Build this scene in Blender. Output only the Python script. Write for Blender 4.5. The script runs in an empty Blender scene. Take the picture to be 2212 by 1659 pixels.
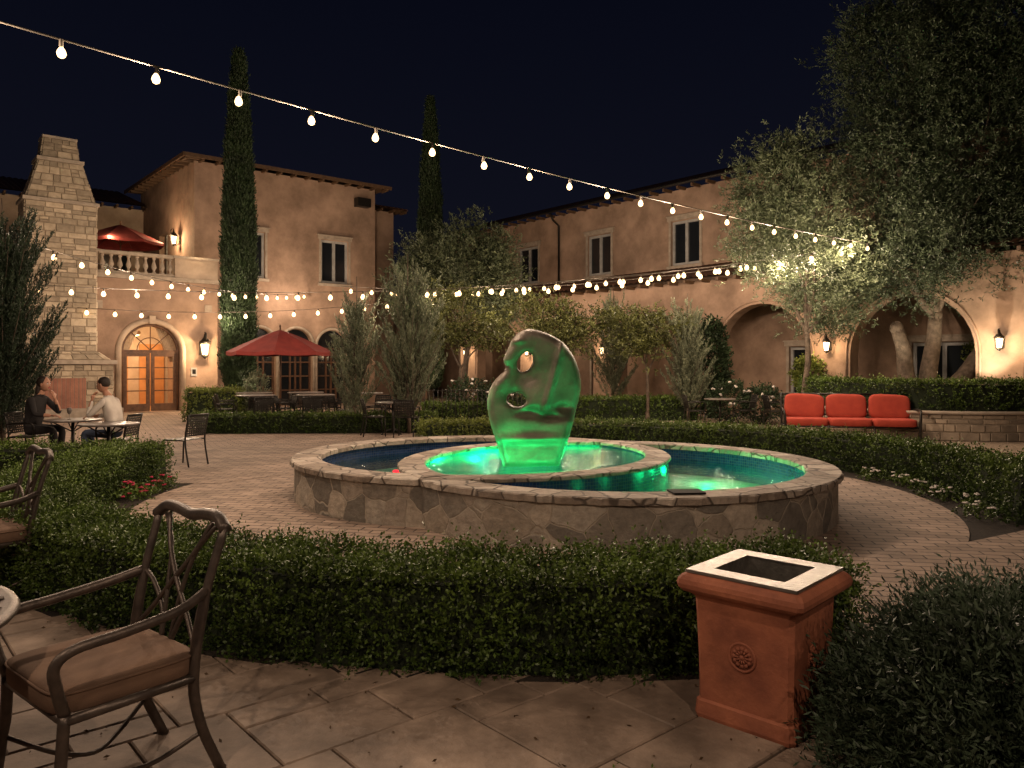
import bpy, math, random
import numpy as np
from mathutils import Vector, Matrix
from mathutils.geometry import tessellate_polygon
random.seed(7); rng=np.random.default_rng(11)
S=bpy.context.scene
R=random.uniform
PI=math.pi
# ---------------------------------------------------------------- materials
def nodes(name):
    m=bpy.data.materials.new(name); m.use_nodes=True
    nt=m.node_tree; b=nt.nodes['Principled BSDF']
    return m,nt,b
def mixrgb(nt,f,a,b,bt='MIX'):
    n=nt.nodes.new('ShaderNodeMix'); n.data_type='RGBA'; n.blend_type=bt
    for i,x in ((0,f),(6,a),(7,b)):
        if isinstance(x,bpy.types.NodeSocket): nt.links.new(x,n.inputs[i])
        elif i==0: n.inputs[0].default_value=x
        else: n.inputs[i].default_value=(*x,1)
    return n.outputs[2]
def noise(nt,vec,scale,detail=4,rough=.55):
    n=nt.nodes.new('ShaderNodeTexNoise'); n.inputs['Scale'].default_value=scale
    n.inputs['Detail'].default_value=detail; n.inputs['Roughness'].default_value=rough
    nt.links.new(vec,n.inputs['Vector']); return n.outputs[0]
def maprange(nt,v,a,b,c=0,d=1):
    n=nt.nodes.new('ShaderNodeMapRange'); nt.links.new(v,n.inputs[0])
    for i,x in enumerate((a,b,c,d)): n.inputs[i+1].default_value=x
    return n.outputs[0]
def bumpn(nt,b,h,st,dist=.02):
    n=nt.nodes.new('ShaderNodeBump'); n.inputs['Strength'].default_value=st; n.inputs['Distance'].default_value=dist
    nt.links.new(h,n.inputs['Height']); nt.links.new(n.outputs[0],b.inputs['Normal'])
def objco(nt): return nt.nodes.new('ShaderNodeTexCoord').outputs['Object']
def attrn(nt,name,out): 
    n=nt.nodes.new('ShaderNodeAttribute'); n.attribute_name=name; return n.outputs[out]
def mat(name,c1,c2=None,scale=5,rough=.7,bump=0,bs=40,metal=0,spec=.4,attr=False,bd=.01,stain=0):
    m,nt,b=nodes(name); co=objco(nt)
    c2=c2 or tuple(x*.65 for x in c1)
    f=maprange(nt,noise(nt,co,scale,5),.3,.7)
    col=mixrgb(nt,f,c2,c1)
    if stain:
        g=maprange(nt,noise(nt,co,stain,7,.68),.32,.62,.62,1.08)
        cc=nt.nodes.new('ShaderNodeCombineXYZ')
        for i in range(3): nt.links.new(g,cc.inputs[i])
        col=mixrgb(nt,1.0,col,cc.outputs[0],'MULTIPLY')
    if attr:
        v=attrn(nt,'v','Fac'); g=maprange(nt,v,0,1,.6,1.3)
        cc=nt.nodes.new('ShaderNodeCombineXYZ')
        for i in range(3): nt.links.new(g,cc.inputs[i])
        col=mixrgb(nt,1.0,col,cc.outputs[0],'MULTIPLY')
    nt.links.new(col,b.inputs['Base Color'])
    b.inputs['Roughness'].default_value=rough; b.inputs['Metallic'].default_value=metal
    b.inputs['Specular IOR Level'].default_value=spec
    if bump: bumpn(nt,b,noise(nt,co,bs,6,.6),bump,bd)
    return m
def emis(name,col,st):
    m=bpy.data.materials.new(name); m.use_nodes=True; nt=m.node_tree; nt.nodes.clear()
    o=nt.nodes.new('ShaderNodeOutputMaterial'); e=nt.nodes.new('ShaderNodeEmission')
    e.inputs[0].default_value=(*col,1); e.inputs[1].default_value=st
    nt.links.new(e.outputs[0],o.inputs[0])
    m.cycles.emission_sampling='NONE'
    return m
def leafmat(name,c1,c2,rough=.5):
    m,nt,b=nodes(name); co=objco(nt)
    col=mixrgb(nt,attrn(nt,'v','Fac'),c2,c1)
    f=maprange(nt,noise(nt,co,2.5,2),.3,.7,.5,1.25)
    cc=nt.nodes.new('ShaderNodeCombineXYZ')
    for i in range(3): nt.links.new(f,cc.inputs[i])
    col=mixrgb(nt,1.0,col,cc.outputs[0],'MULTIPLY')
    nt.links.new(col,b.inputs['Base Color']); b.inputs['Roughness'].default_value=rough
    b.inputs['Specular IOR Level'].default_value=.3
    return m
def brickmat(name,c1,c2,mortar,bw,rh,ms,rot=0,attr=None,rough=.8,off=.5,bump=.5,nz=.5):
    m,nt,b=nodes(name)
    co=attrn(nt,attr,'Vector') if attr else objco(nt)
    mp=nt.nodes.new('ShaderNodeMapping'); mp.inputs['Rotation'].default_value=(0,0,rot); nt.links.new(co,mp.inputs[0])
    nn=nt.nodes.new('ShaderNodeTexNoise'); nn.inputs['Scale'].default_value=1.7; nt.links.new(mp.outputs[0],nn.inputs['Vector'])
    va=nt.nodes.new('ShaderNodeVectorMath'); va.operation='MULTIPLY_ADD'
    nt.links.new(nn.outputs['Color'],va.inputs[0]); va.inputs[1].default_value=(.03 if not attr else 0,)*3; nt.links.new(mp.outputs[0],va.inputs[2])
    br=nt.nodes.new('ShaderNodeTexBrick'); nt.links.new(va.outputs[0],br.inputs['Vector'])
    br.inputs['Color1'].default_value=(*c1,1); br.inputs['Color2'].default_value=(*c2,1); br.inputs['Mortar'].default_value=(*mortar,1)
    br.inputs['Scale'].default_value=1; br.inputs['Mortar Size'].default_value=ms; br.inputs['Mortar Smooth'].default_value=.3
    br.inputs['Brick Width'].default_value=bw; br.inputs['Row Height'].default_value=rh; br.offset=off
    f=maprange(nt,noise(nt,co,1.3,6,.65),.3,.7,1-nz,1.1)
    cc=nt.nodes.new('ShaderNodeCombineXYZ')
    for i in range(3): nt.links.new(f,cc.inputs[i])
    col=mixrgb(nt,1.0,br.outputs[0],cc.outputs[0],'MULTIPLY')
    nt.links.new(col,b.inputs['Base Color']); b.inputs['Roughness'].default_value=rough
    n2=noise(nt,co,30,4)
    ad=nt.nodes.new('ShaderNodeMath'); ad.operation='MULTIPLY_ADD'; nt.links.new(br.outputs['Fac'],ad.inputs[0]); ad.inputs[1].default_value=-1; nt.links.new(n2,ad.inputs[2])
    bumpn(nt,b,ad.outputs[0],bump,.012)
    return m
def flagmat(name,cols,scale,mortar=(.32,.26,.2),attr='t',jw=(.012,.035)):
    m,nt,b=nodes(name)
    co=attrn(nt,attr,'Vector') if attr else objco(nt)
    nn=nt.nodes.new('ShaderNodeTexNoise'); nn.inputs['Scale'].default_value=5; nt.links.new(co,nn.inputs['Vector'])
    va=nt.nodes.new('ShaderNodeVectorMath'); va.operation='MULTIPLY_ADD'
    nt.links.new(nn.outputs['Color'],va.inputs[0]); va.inputs[1].default_value=(.07,.07,.07); nt.links.new(co,va.inputs[2])
    def vor(feat):
        v=nt.nodes.new('ShaderNodeTexVoronoi'); v.feature=feat; v.inputs['Scale'].default_value=scale; nt.links.new(va.outputs[0],v.inputs['Vector']); return v
    v1=vor('F1'); v2=vor('DISTANCE_TO_EDGE')
    sep=nt.nodes.new('ShaderNodeSeparateColor'); nt.links.new(v1.outputs['Color'],sep.inputs[0])
    cr=nt.nodes.new('ShaderNodeValToRGB'); nt.links.new(sep.outputs[0],cr.inputs[0]); cr.color_ramp.interpolation='CONSTANT'
    e=cr.color_ramp.elements
    while len(e)<len(cols): e.new(.5)
    for i,c in enumerate(cols): e[i].position=i/len(cols); e[i].color=(*c,1)
    f=maprange(nt,noise(nt,co,9,8,.7),.25,.75,.5,1.35)
    cc=nt.nodes.new('ShaderNodeCombineXYZ')
    for i in range(3): nt.links.new(f,cc.inputs[i])
    col=mixrgb(nt,1.0,cr.outputs[0],cc.outputs[0],'MULTIPLY')
    ed=maprange(nt,v2.outputs['Distance'],*jw)
    col=mixrgb(nt,ed,mortar,col)
    nt.links.new(col,b.inputs['Base Color']); b.inputs['Roughness'].default_value=.75
    h=nt.nodes.new('ShaderNodeMath'); h.operation='MULTIPLY_ADD'; nt.links.new(ed,h.inputs[0]); h.inputs[1].default_value=.35; nt.links.new(noise(nt,co,14,6,.65),h.inputs[2])
    bumpn(nt,b,h.outputs[0],.8,.03)
    return m

stucco=mat('stucco',(.42,.285,.205),(.30,.2,.14),1.1,.9,.4,25,stain=.55)
stucco2=mat('stucco_pale',(.52,.41,.31),(.41,.31,.23),2,.9,.3,25,stain=.7)
trimm=mat('trim_stone',(.45,.37,.29),None,6,.8,.2)
tilem=mat('roof_tile',(.2,.09,.05),(.09,.05,.035),3,.8,.4,20,attr=False)
woodd=mat('dark_wood',(.13,.06,.03),(.06,.03,.015),8,.5,.2)
woodr=mat('rafter_wood',(.13,.075,.04),(.08,.045,.025),8,.6,.2)
framew=mat('window_frame',(.42,.41,.39),None,5,.5)
glassd,_nt,_b=nodes('window_glass'); _b.inputs['Base Color'].default_value=(.012,.014,.017,1); _b.inputs['Roughness'].default_value=.08
ironm=mat('dark_metal',(.03,.026,.022),(.018,.016,.014),20,.4,.1,80,metal=.5)
bronzec=mat('cast_bronze_paint',(.11,.085,.07),(.06,.047,.04),25,.4,.15,90,metal=.5)
cushb=mat('brown_cushion',(.19,.115,.075),(.14,.085,.058),9,.95,.5,260,bd=.003)
cushr=mat('red_cushion',(.40,.055,.03),(.31,.038,.022),6,.9,.4,200,bd=.003)
cream=mat('cushion_piping',(.2,.05,.035),None,6,.9)
redcan=mat('red_canvas',(.22,.028,.022),(.15,.018,.015),4,.85,.2,60)
terra=mat('terracotta',(.42,.145,.075),(.25,.08,.045),5,.75,.4,35,stain=3)
linerm=mat('galvanised_liner',(.27,.25,.225),(.13,.12,.105),14,.34,.3,50,metal=.7)
blackm=mat('dark_void',(.01,.008,.007),None,5,.9)
soil=mat('soil',(.035,.024,.016),(.015,.011,.008),12,.95,.8,30,bd=.03)
gravel=mat('gravel',(.36,.28,.2),(.17,.125,.09),60,.9,.8,90,bd=.02)
barkm=mat('bark',(.15,.11,.08),(.06,.045,.032),9,.9,.9,22,bd=.03)
stonebl=mat('limestone_block',(.5,.41,.3),(.34,.27,.19),7,.85,.5,30,attr=True)
stonegr=mat('fieldstone_block',(.4,.32,.24),(.25,.2,.15),7,.85,.6,30,attr=True)
mortar=mat('mortar',(.34,.28,.21),None,20,.95,.4,60)
slabm=mat('travertine_slab',(.37,.275,.21),(.2,.145,.108),4.5,.62,.6,22,attr=True,bd=.01,stain=2.2)
joint=mat('paving_joint',(.06,.042,.032),None,20,.95,.4,60)
paver=brickmat('plaza_pavers',(.44,.32,.245),(.29,.21,.158),(.07,.05,.04),.26,.125,.008,rot=.18,bump=.9,nz=.4)
paver2=brickmat('path_pavers',(.43,.31,.235),(.29,.21,.158),(.07,.05,.04),.26,.125,.008,rot=-.5,bump=.9,nz=.4)
flagw=flagmat('flagstone_wall',[(.38,.32,.26),(.25,.215,.175),(.47,.395,.315),(.20,.175,.145),(.33,.275,.215),(.42,.365,.30)],3.3,(.40,.34,.27),jw=(.008,.026))
flagc=flagmat('flagstone_coping',[(.38,.31,.25),(.29,.23,.18),(.46,.39,.32),(.25,.195,.15),(.35,.29,.235)],3.4,(.09,.07,.055),attr=None,jw=(.014,.04))
tileb=brickmat('mosaic_tile',(.010,.028,.10),(.02,.05,.16),(.09,.10,.12),.035,.035,.002,attr='t',rough=.15,off=0,bump=.2,nz=.3)
tilef=mat('pool_floor',(.22,.36,.32),(.12,.22,.2),5,.5,.3,30)
sculp=mat('bronze_sculpture',(.25,.205,.16),(.10,.08,.064),3.5,.46,.5,12,metal=.2,bd=.025)
skinm=mat('skin',(.5,.26,.17),(.44,.22,.14),10,.55)
hairm=mat('dark_hair',(.03,.018,.012),None,40,.6,.5,150)
shirtm=mat('white_shirt',(.7,.63,.55),(.55,.48,.42),7,.9,.4,18)
jeans=mat('blue_jeans',(.06,.08,.13),None,12,.9,.3,60)
darkcl=mat('dark_clothing',(.03,.026,.026),None,9,.9,.3,30)
shoem=mat('shoe_leather',(.05,.03,.02),None,9,.5)
bulbm=emis('bulb_glow',(1,.64,.30),6)
lanm=emis('lantern_glow',(1,.70,.38),9)
tableglass=mat('table_top',(.2,.17,.15),(.12,.1,.09),10,.3)
curtain=mat('curtain',(.6,.45,.3),(.42,.3,.19),9,.9,.3,10)
woodlit=mat('honey_wood',(.5,.24,.09),(.35,.16,.06),3,.5)
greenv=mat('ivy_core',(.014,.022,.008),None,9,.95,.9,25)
box_l=leafmat('boxwood_leaf',(.12,.18,.03),(.02,.042,.008),.42)
box_y=leafmat('young_boxwood_leaf',(.19,.22,.045),(.07,.1,.018),.45)
junip=leafmat('juniper_needle',(.055,.08,.045),(.014,.024,.012),.5)
olive_l=leafmat('olive_leaf',(.085,.11,.06),(.018,.03,.014),.45)
olive_p=leafmat('pale_olive_leaf',(.15,.175,.095),(.04,.058,.028),.45)
sage_l=leafmat('silver_conifer_leaf',(.28,.30,.19),(.05,.07,.04),.6)
cyp_l=leafmat('cypress_leaf',(.04,.068,.026),(.012,.022,.008),.6)
myrt_l=leafmat('myrtle_leaf',(.12,.13,.035),(.045,.05,.016),.5)
petw=mat('white_petal',(.75,.68,.62),None,9,.7)
petr=mat('red_petal',(.5,.03,.08),None,9,.6)
water=bpy.data.materials.new('pool_water'); water.use_nodes=True; nt=water.node_tree; nt.nodes.clear()
o=nt.nodes.new('ShaderNodeOutputMaterial'); t=nt.nodes.new('ShaderNodeBsdfTransparent'); t.inputs[0].default_value=(.7,.98,.88,1)
g=nt.nodes.new('ShaderNodeBsdfGlossy'); g.inputs['Roughness'].default_value=.04; fr=nt.nodes.new('ShaderNodeFresnel'); fr.inputs[0].default_value=1.33
bp=nt.nodes.new('ShaderNodeBump'); bp.inputs['Strength'].default_value=.45; bp.inputs['Distance'].default_value=.02
nt.links.new(noise(nt,objco(nt),11,4),bp.inputs['Height']); nt.links.new(bp.outputs[0],g.inputs['Normal']); nt.links.new(bp.outputs[0],fr.inputs['Normal'])
ms=nt.nodes.new('ShaderNodeMixShader'); nt.links.new(fr.outputs[0],ms.inputs[0]); nt.links.new(t.outputs[0],ms.inputs[1]); nt.links.new(g.outputs[0],ms.inputs[2]); nt.links.new(ms.outputs[0],o.inputs[0])
# ---------------------------------------------------------------- mesh builder
class MB:
    def __init__(s): s.v=[];s.f=[];s.m=[];s.sm=[];s.a=[];s.t=[]
    def add(s,vs,fs,mat=0,M=None,sm=False,a=.5,t=None):
        o=len(s.v)
        for i,p in enumerate(vs):
            q=M@Vector(p) if M is not None else Vector(p)
            s.v.append(tuple(q)); s.a.append(a); s.t.append(t[i] if t else (0,0,0))
        for f in fs: s.f.append(tuple(o+i for i in f)); s.m.append(mat); s.sm.append(sm)
    def box(s,x0,x1,y0,y1,z0,z1,mat=0,M=None,a=.5):
        v=[(x0,y0,z0),(x1,y0,z0),(x1,y1,z0),(x0,y1,z0),(x0,y0,z1),(x1,y0,z1),(x1,y1,z1),(x0,y1,z1)]
        s.add(v,[(0,3,2,1),(4,5,6,7),(0,1,5,4),(1,2,6,5),(2,3,7,6),(3,0,4,7)],mat,M,False,a)
    def rbox(s,c,h,p=.35,mat=0,M=None,nu=20,nv=12):
        vs=[];fs=[]
        def sp(x): return math.copysign(abs(x)**p,x)
        for j in range(nv+1):
            ph=-PI/2+PI*j/nv
            for i in range(nu):
                th=2*PI*i/nu+PI/nu
                vs.append((c[0]+h[0]*sp(math.cos(ph))*sp(math.cos(th)),c[1]+h[1]*sp(math.cos(ph))*sp(math.sin(th)),c[2]+h[2]*sp(math.sin(ph))))
        for j in range(nv):
            for i in range(nu):
                fs.append((j*nu+i,j*nu+(i+1)%nu,(j+1)*nu+(i+1)%nu,(j+1)*nu+i))
        s.add(vs,fs,mat,M,True)
    def sph(s,c,h,mat=0,M=None,nu=12,nv=8): s.rbox(c,h if hasattr(h,'__len__') else (h,h,h),1.0,mat,M,nu,nv)
    def tube(s,pts,rad,n=8,mat=0,M=None,flat=1.0):
        pts=[Vector(p) for p in pts]
        if not hasattr(rad,'__len__'): rad=[rad]*len(pts)
        vs=[];fs=[];up=None
        for i,p in enumerate(pts):
            d=(pts[min(i+1,len(pts)-1)]-pts[max(i-1,0)]).normalized()
            if up is None: up=Vector((0,0,1)) if abs(d.z)<.9 else Vector((1,0,0))
            x=d.cross(up).normalized(); up=x.cross(d).normalized()
            for k in range(n):
                a=2*PI*k/n; vs.append(tuple(p+x*math.cos(a)*rad[i]+up*math.sin(a)*rad[i]*flat))
        for i in range(len(pts)-1):
            for k in range(n): fs.append((i*n+k,i*n+(k+1)%n,(i+1)*n+(k+1)%n,(i+1)*n+k))
        fs.append(tuple(range(n-1,-1,-1))); fs.append(tuple((len(pts)-1)*n+k for k in range(n)))
        s.add(vs,fs,mat,M,True)
    def lathe(s,prof,c=(0,0,0),n=16,mat=0,M=None,sm=True):
        vs=[];fs=[]
        for r,z in prof:
            for k in range(n): a=2*PI*k/n; vs.append((c[0]+r*math.cos(a),c[1]+r*math.sin(a),c[2]+z))
        for i in range(len(prof)-1):
            for k in range(n): fs.append((i*n+k,i*n+(k+1)%n,(i+1)*n+(k+1)%n,(i+1)*n+k))
        fs.append(tuple(range(n-1,-1,-1))); fs.append(tuple((len(prof)-1)*n+k for k in range(n)))
        s.add(vs,fs,mat,M,sm)
    def build(s,name,mats,parent=None):
        me=bpy.data.meshes.new(name); me.from_pydata(s.v,[],s.f)
        for m in mats: me.materials.append(m)
        me.polygons.foreach_set('material_index',s.m); me.polygons.foreach_set('use_smooth',s.sm)
        at=me.attributes.new('v','FLOAT','POINT'); at.data.foreach_set('value',s.a)
        at=me.attributes.new('t','FLOAT_VECTOR','POINT'); at.data.foreach_set('vector',np.array(s.t,dtype=np.float32).ravel())
        me.update()
        o=bpy.data.objects.new(name,me); S.collection.objects.link(o)
        if parent: o.parent=parent; o.matrix_parent_inverse=Matrix.Translation(-parent.location)
        return o
def empty(name,loc=(0,0,0)):
    e=bpy.data.objects.new(name,None); e.location=loc; e.empty_display_size=.3; S.collection.objects.link(e); return e
def TR(x,y,z=0,rz=0,sc=1): return Matrix.Translation((x,y,z))@Matrix.Rotation(rz,4,'Z')@Matrix.Scale(sc,4)
def bez(p,n=10):
    p=[Vector(q) for q in p]; out=[]
    P=[p[0]*2-p[1]]+p+[p[-1]*2-p[-2]]
    for i in range(1,len(P)-2):
        for k in range(n):
            t=k/n; a,b,c,d=P[i-1:i+3]
            out.append(.5*((2*b)+(c-a)*t+(2*a-5*b+4*c-d)*t*t+(3*b-a-3*c+d)*t**3))
    out.append(p[-1]); return out
def point(name,loc,power,col=(1,.75,.5),r=.05,parent=None):
    l=bpy.data.lights.new(name,'POINT'); l.energy=power; l.color=col; l.shadow_soft_size=r
    o=bpy.data.objects.new(name,l); o.location=loc; S.collection.objects.link(o)
    if parent: o.parent=parent; o.matrix_parent_inverse=Matrix.Translation(-parent.location)
    return o
def spot(name,loc,tgt,power,ang=70,col=(1,.75,.5),r=.05,blend=.6,parent=None):
    l=bpy.data.lights.new(name,'SPOT'); l.energy=power; l.color=col; l.shadow_soft_size=r; l.spot_size=math.radians(ang); l.spot_blend=blend
    o=bpy.data.objects.new(name,l); o.location=loc; o.rotation_euler=(Vector(tgt)-Vector(loc)).to_track_quat('-Z','Y').to_euler(); S.collection.objects.link(o)
    if parent: o.parent=parent; o.matrix_parent_inverse=Matrix.Translation(-parent.location)
    return o
# ---------------------------------------------------------------- leaves
def nrm(a): return a/np.maximum(np.linalg.norm(a,axis=1,keepdims=True),1e-9)
def leafobj(name,pos,dr,ln,wd,mat_,parent=None,val=None):
    n=len(pos); dr=nrm(dr); side=nrm(np.cross(dr,rng.normal(size=(n,3))))
    nor=np.cross(dr,side)
    ln=np.broadcast_to(ln,(n,))[:,None]; wd=np.broadcast_to(wd,(n,))[:,None]
    mid=pos+dr*ln*.5+nor*ln*.08
    V=np.stack([pos,mid+side*wd*.5,pos+dr*ln,mid-side*wd*.5],axis=1).reshape(-1,3).astype(np.float32)
    me=bpy.data.meshes.new(name); me.vertices.add(4*n); me.vertices.foreach_set('co',V.ravel())
    me.loops.add(4*n); me.loops.foreach_set('vertex_index',np.arange(4*n,dtype=np.int32))
    me.polygons.add(n); me.polygons.foreach_set('loop_start',np.arange(0,4*n,4,dtype=np.int32))
    me.materials.append(mat_); 
    if val is None: val=rng.random(n)
    at=me.attributes.new('v','FLOAT','POINT'); at.data.foreach_set('value',np.repeat(val,4).astype(np.float32))
    me.update(calc_edges=True); me.validate()
    o=bpy.data.objects.new(name,me); S.collection.objects.link(o)
    if parent: o.parent=parent; o.matrix_parent_inverse=Matrix.Translation(-parent.location)
    return o
def shoots(base,d,L,k,spread=.8,fwd=.7):
    n=len(base); d=nrm(d); L=np.broadcast_to(L,(n,))
    t=np.tile((np.arange(k)+.5)/k,(n,1))+rng.normal(size=(n,k))*.03
    pos=base[:,None,:]+d[:,None,:]*(t*L[:,None])[:,:,None]
    pos+= rng.normal(size=pos.shape)*(L[:,None,None]*.03)
    ld=d[:,None,:]*fwd+rng.normal(size=(n,k,3))*spread*.6
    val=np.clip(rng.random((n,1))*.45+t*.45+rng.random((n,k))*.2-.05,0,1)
    return pos.reshape(-1,3),ld.reshape(-1,3),val.ravel()
def lump(p,f=1.0):
    x,y,z=p[:,0]*f,p[:,1]*f,p[:,2]*f
    return (np.sin(5.1*x+1.3*y)+np.sin(6.3*y+2.1*z+1)+np.sin(8.7*x-3.3*y+2)+np.sin(13*x+7*z)*.6+np.sin(17*y-9*x)*.6)/4
def hedge(name,fmap,L,W,H,n,k=9,ll=.024,lw=.014,sl=.09,m=None,zb=0.0,amp=.045):
    m=m or box_l; e=empty(name,tuple(fmap(np.array([[L/2,W/2,0]]))[0]))
    ar=np.array([L*W*1.3,L*H,L*H,W*H,W*H]); c=rng.choice(5,size=n,p=ar/ar.sum())
    u=rng.random(n)*L; w=rng.random(n)*W; z=rng.random(n)*H; nn=np.zeros((n,3))
    z[c==0]=H; nn[c==0]=(0,0,1); w[c==1]=0; nn[c==1]=(0,-1,0); w[c==2]=W; nn[c==2]=(0,1,0); u[c==3]=0; nn[c==3]=(-1,0,0); u[c==4]=L; nn[c==4]=(1,0,0)
    p=np.stack([u,w,z],1); top=(z/H)**6; 
    p[:,1]=np.where((c==1)|(c==2),W/2+(p[:,1]-W/2)*(1-.16*top),p[:,1])
    p-=nn*.03; p+=nn*(lump(p,1.2)*amp)[:,None]
    d=nn*.8+np.array([0,0,.45])+rng.normal(size=(n,3))*.5
    e1=p+nrm(d)*.05
    P0=fmap(p); P1=fmap(e1); dw=nrm(P1-P0); P0[:,2]+=zb
    Ls=sl*(.6+rng.random(n)*.8)*np.where(rng.random(n)<.09,1.9,1)
    pos,ld,val=shoots(P0,dw,Ls,k,1.1,.5)
    hz=np.clip((pos[:,2]-zb)/H,0,1); val=np.clip(val*(.45+.65*hz**2),0,1)   # shade painted into leaf tone: lit top, darker towards the foot
    keep=pos[:,2]>zb+.01
    pos,ld,val=pos[keep],ld[keep],val[keep]
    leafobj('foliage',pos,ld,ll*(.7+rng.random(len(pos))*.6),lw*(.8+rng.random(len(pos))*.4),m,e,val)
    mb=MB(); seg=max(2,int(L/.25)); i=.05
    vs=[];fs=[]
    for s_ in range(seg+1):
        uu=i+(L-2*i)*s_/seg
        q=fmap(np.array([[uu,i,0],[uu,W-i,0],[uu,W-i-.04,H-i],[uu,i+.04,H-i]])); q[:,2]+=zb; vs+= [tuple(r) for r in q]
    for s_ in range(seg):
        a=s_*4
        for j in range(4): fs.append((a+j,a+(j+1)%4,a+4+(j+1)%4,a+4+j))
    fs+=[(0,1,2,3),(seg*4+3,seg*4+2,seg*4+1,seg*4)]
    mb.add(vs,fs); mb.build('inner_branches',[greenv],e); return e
def arcmap(cx,cy,r0,a0,W,r_mid):
    def f(p):
        a=a0+p[:,0]/r_mid; r=r0+p[:,1]
        return np.stack([cx+r*np.cos(a),cy+r*np.sin(a),p[:,2]],1)
    return f
def boxmap(x,y,ang):
    c,s=math.cos(ang),math.sin(ang)
    def f(p): return np.stack([x+p[:,0]*c-p[:,1]*s,y+p[:,0]*s+p[:,1]*c,p[:,2]],1)
    return f
def limb(mb,a,b,r0,r1,wob=.15,n=7):
    a=Vector(a);b=Vector(b); L=(b-a).length
    off=[Vector((R(-1,1),R(-1,1),R(-.3,.3)))*wob*L*.5 for _ in range(2)]
    ctrl=[a,a.lerp(b,.35)+off[0],a.lerp(b,.7)+off[1]*.7,b]
    c=bez(ctrl,3); mb.tube(c,[r0+(r1-r0)*i/(len(c)-1) for i in range(len(c))],n)
    return c
def crown(lobes,n,tw=.22,k=11,cl=.26,out=.9):
    B=[];D=[]
    vol=np.array([l[1][0]*l[1][1]+l[1][0]*l[1][2] for l in lobes]); vol/=vol.sum()
    for (c,r),w in zip(lobes,vol):
        nt_=int(n*w); nc=max(6,nt_//38)
        dirs=nrm(rng.normal(size=(nc,3))); rad=.4+.6*rng.random(nc)**.45
        cc=dirs*rad[:,None]
        ix=rng.integers(0,nc,nt_); cs=(.6+rng.random(nc)*.8)*cl
        p=np.array(c)+cc[ix]*np.array(r)+rng.normal(size=(nt_,3))*cs[ix][:,None]*np.array([1,1,.75])
        d=dirs[ix]*out+rng.normal(size=(nt_,3))*.6+np.array([0,0,.35])
        B.append(p);D.append(d)
    B=np.concatenate(B);D=np.concatenate(D)
    return shoots(B,D,tw*(.6+rng.random(len(B))*.8),k,.9,.75)
def tree(name,base,lobes,n,m,ll,lw,trunks,tr=.12,tw=.22,k=11,cl=.26,barkmat=None):
    e=empty(name,base); mb=MB()
    for i,(c,r) in enumerate(lobes):
        tk=min(trunks,key=lambda q:(Vector(q)-Vector(c)).length)
        j=limb(mb,tk,c,tr*R(.45,.7),tr*.18,.12)
        for _ in range(4):
            q=Vector(c)+Vector((R(-1,1)*r[0],R(-1,1)*r[1],R(-.6,1)*r[2]))*.75
            limb(mb,j[len(j)*2//3],q,tr*.2,.008,.2,5)
    for i,tk in enumerate(trunks): 
        b=Vector(base)+Vector(((i-(len(trunks)-1)/2)*tr*.9,R(-.1,.1),-.05)); c=limb(mb,b,tk,tr*1.15,tr*.75,.1,10)
        mb.sph(tk,(tr*.8,tr*.8,tr*.9),0)
    mb.lathe([(tr*2.2,-.05),(tr*1.6,.08),(tr*1.1,.3)],base,10)
    mb.build('trunk',[barkmat or barkm],e)
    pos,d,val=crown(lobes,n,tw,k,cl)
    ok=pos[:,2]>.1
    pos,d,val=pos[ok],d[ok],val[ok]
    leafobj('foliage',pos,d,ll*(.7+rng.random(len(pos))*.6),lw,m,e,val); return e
def conifer(name,base,h,r,nb,m,ll=.055,lw=.014,k=12,tilt=.38,lo=.4):
    e=empty(name,base); mb=MB(); b=Vector(base)
    limb(mb,b,b+Vector((R(-.05,.05),R(-.05,.05),h*.92)),.05,.008,.04)
    B=[];D=[];Ls=[]
    # a number of leading plumes, each with its own reach, so the outline is ragged
    for i in range(nb):
        f=random.random()**.95; z0=.05*h+f*h*.8; az=R(0,2*PI)
        env=r*(1-((z0/h))**1.35)**.85*R(lo,1.0)*(1.25 if random.random()<.14 else 1)
        tl=R(.45,1.2)*tilt; L=min((env)/math.sin(tl) if tl>.1 else 1,h*1.06-z0,h*.36)*R(.65,1.0); L=max(L,.2)
        dv=Vector((math.cos(az)*math.sin(tl),math.sin(az)*math.sin(tl),math.cos(tl)))
        st=Vector((math.cos(az),math.sin(az),0))*max(0,env-L*math.sin(tl))*.7
        p0=b+Vector((0,0,z0*.8)); p1=p0+st+dv*L+Vector((math.cos(az),math.sin(az),0))*L*.12
        if i%3==0: mb.tube([p0,p0.lerp(p1,.5)+Vector((math.cos(az),math.sin(az),0))*.05,p1],[.012,.008,.003],4)
        ns=int(L/.045)+2
        for j in range(ns):
            t=.15+.85*j/ns
            q=p0.lerp(p1,t); w_=.045*(1.15-t); B.append((q.x+R(-w_,w_),q.y+R(-w_,w_),q.z)); 
            dd=dv*1.1+Vector((R(-1,1),R(-1,1),R(-.2,.8)))*.5*(1.2-.5*t); D.append(tuple(dd)); Ls.append(R(.08,.2)*(1.15-t*.5))
    mb.build('trunk',[barkm],e)
    pos,d,val=shoots(np.array(B),np.array(D),np.array(Ls),k//2,.6,1.0)
    ok=pos[:,2]>.03; pos,d,val=pos[ok],d[ok],val[ok]
    leafobj('foliage',pos,d,ll*(.6+rng.random(len(pos))*.7),lw,m,e,val); return e
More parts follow.
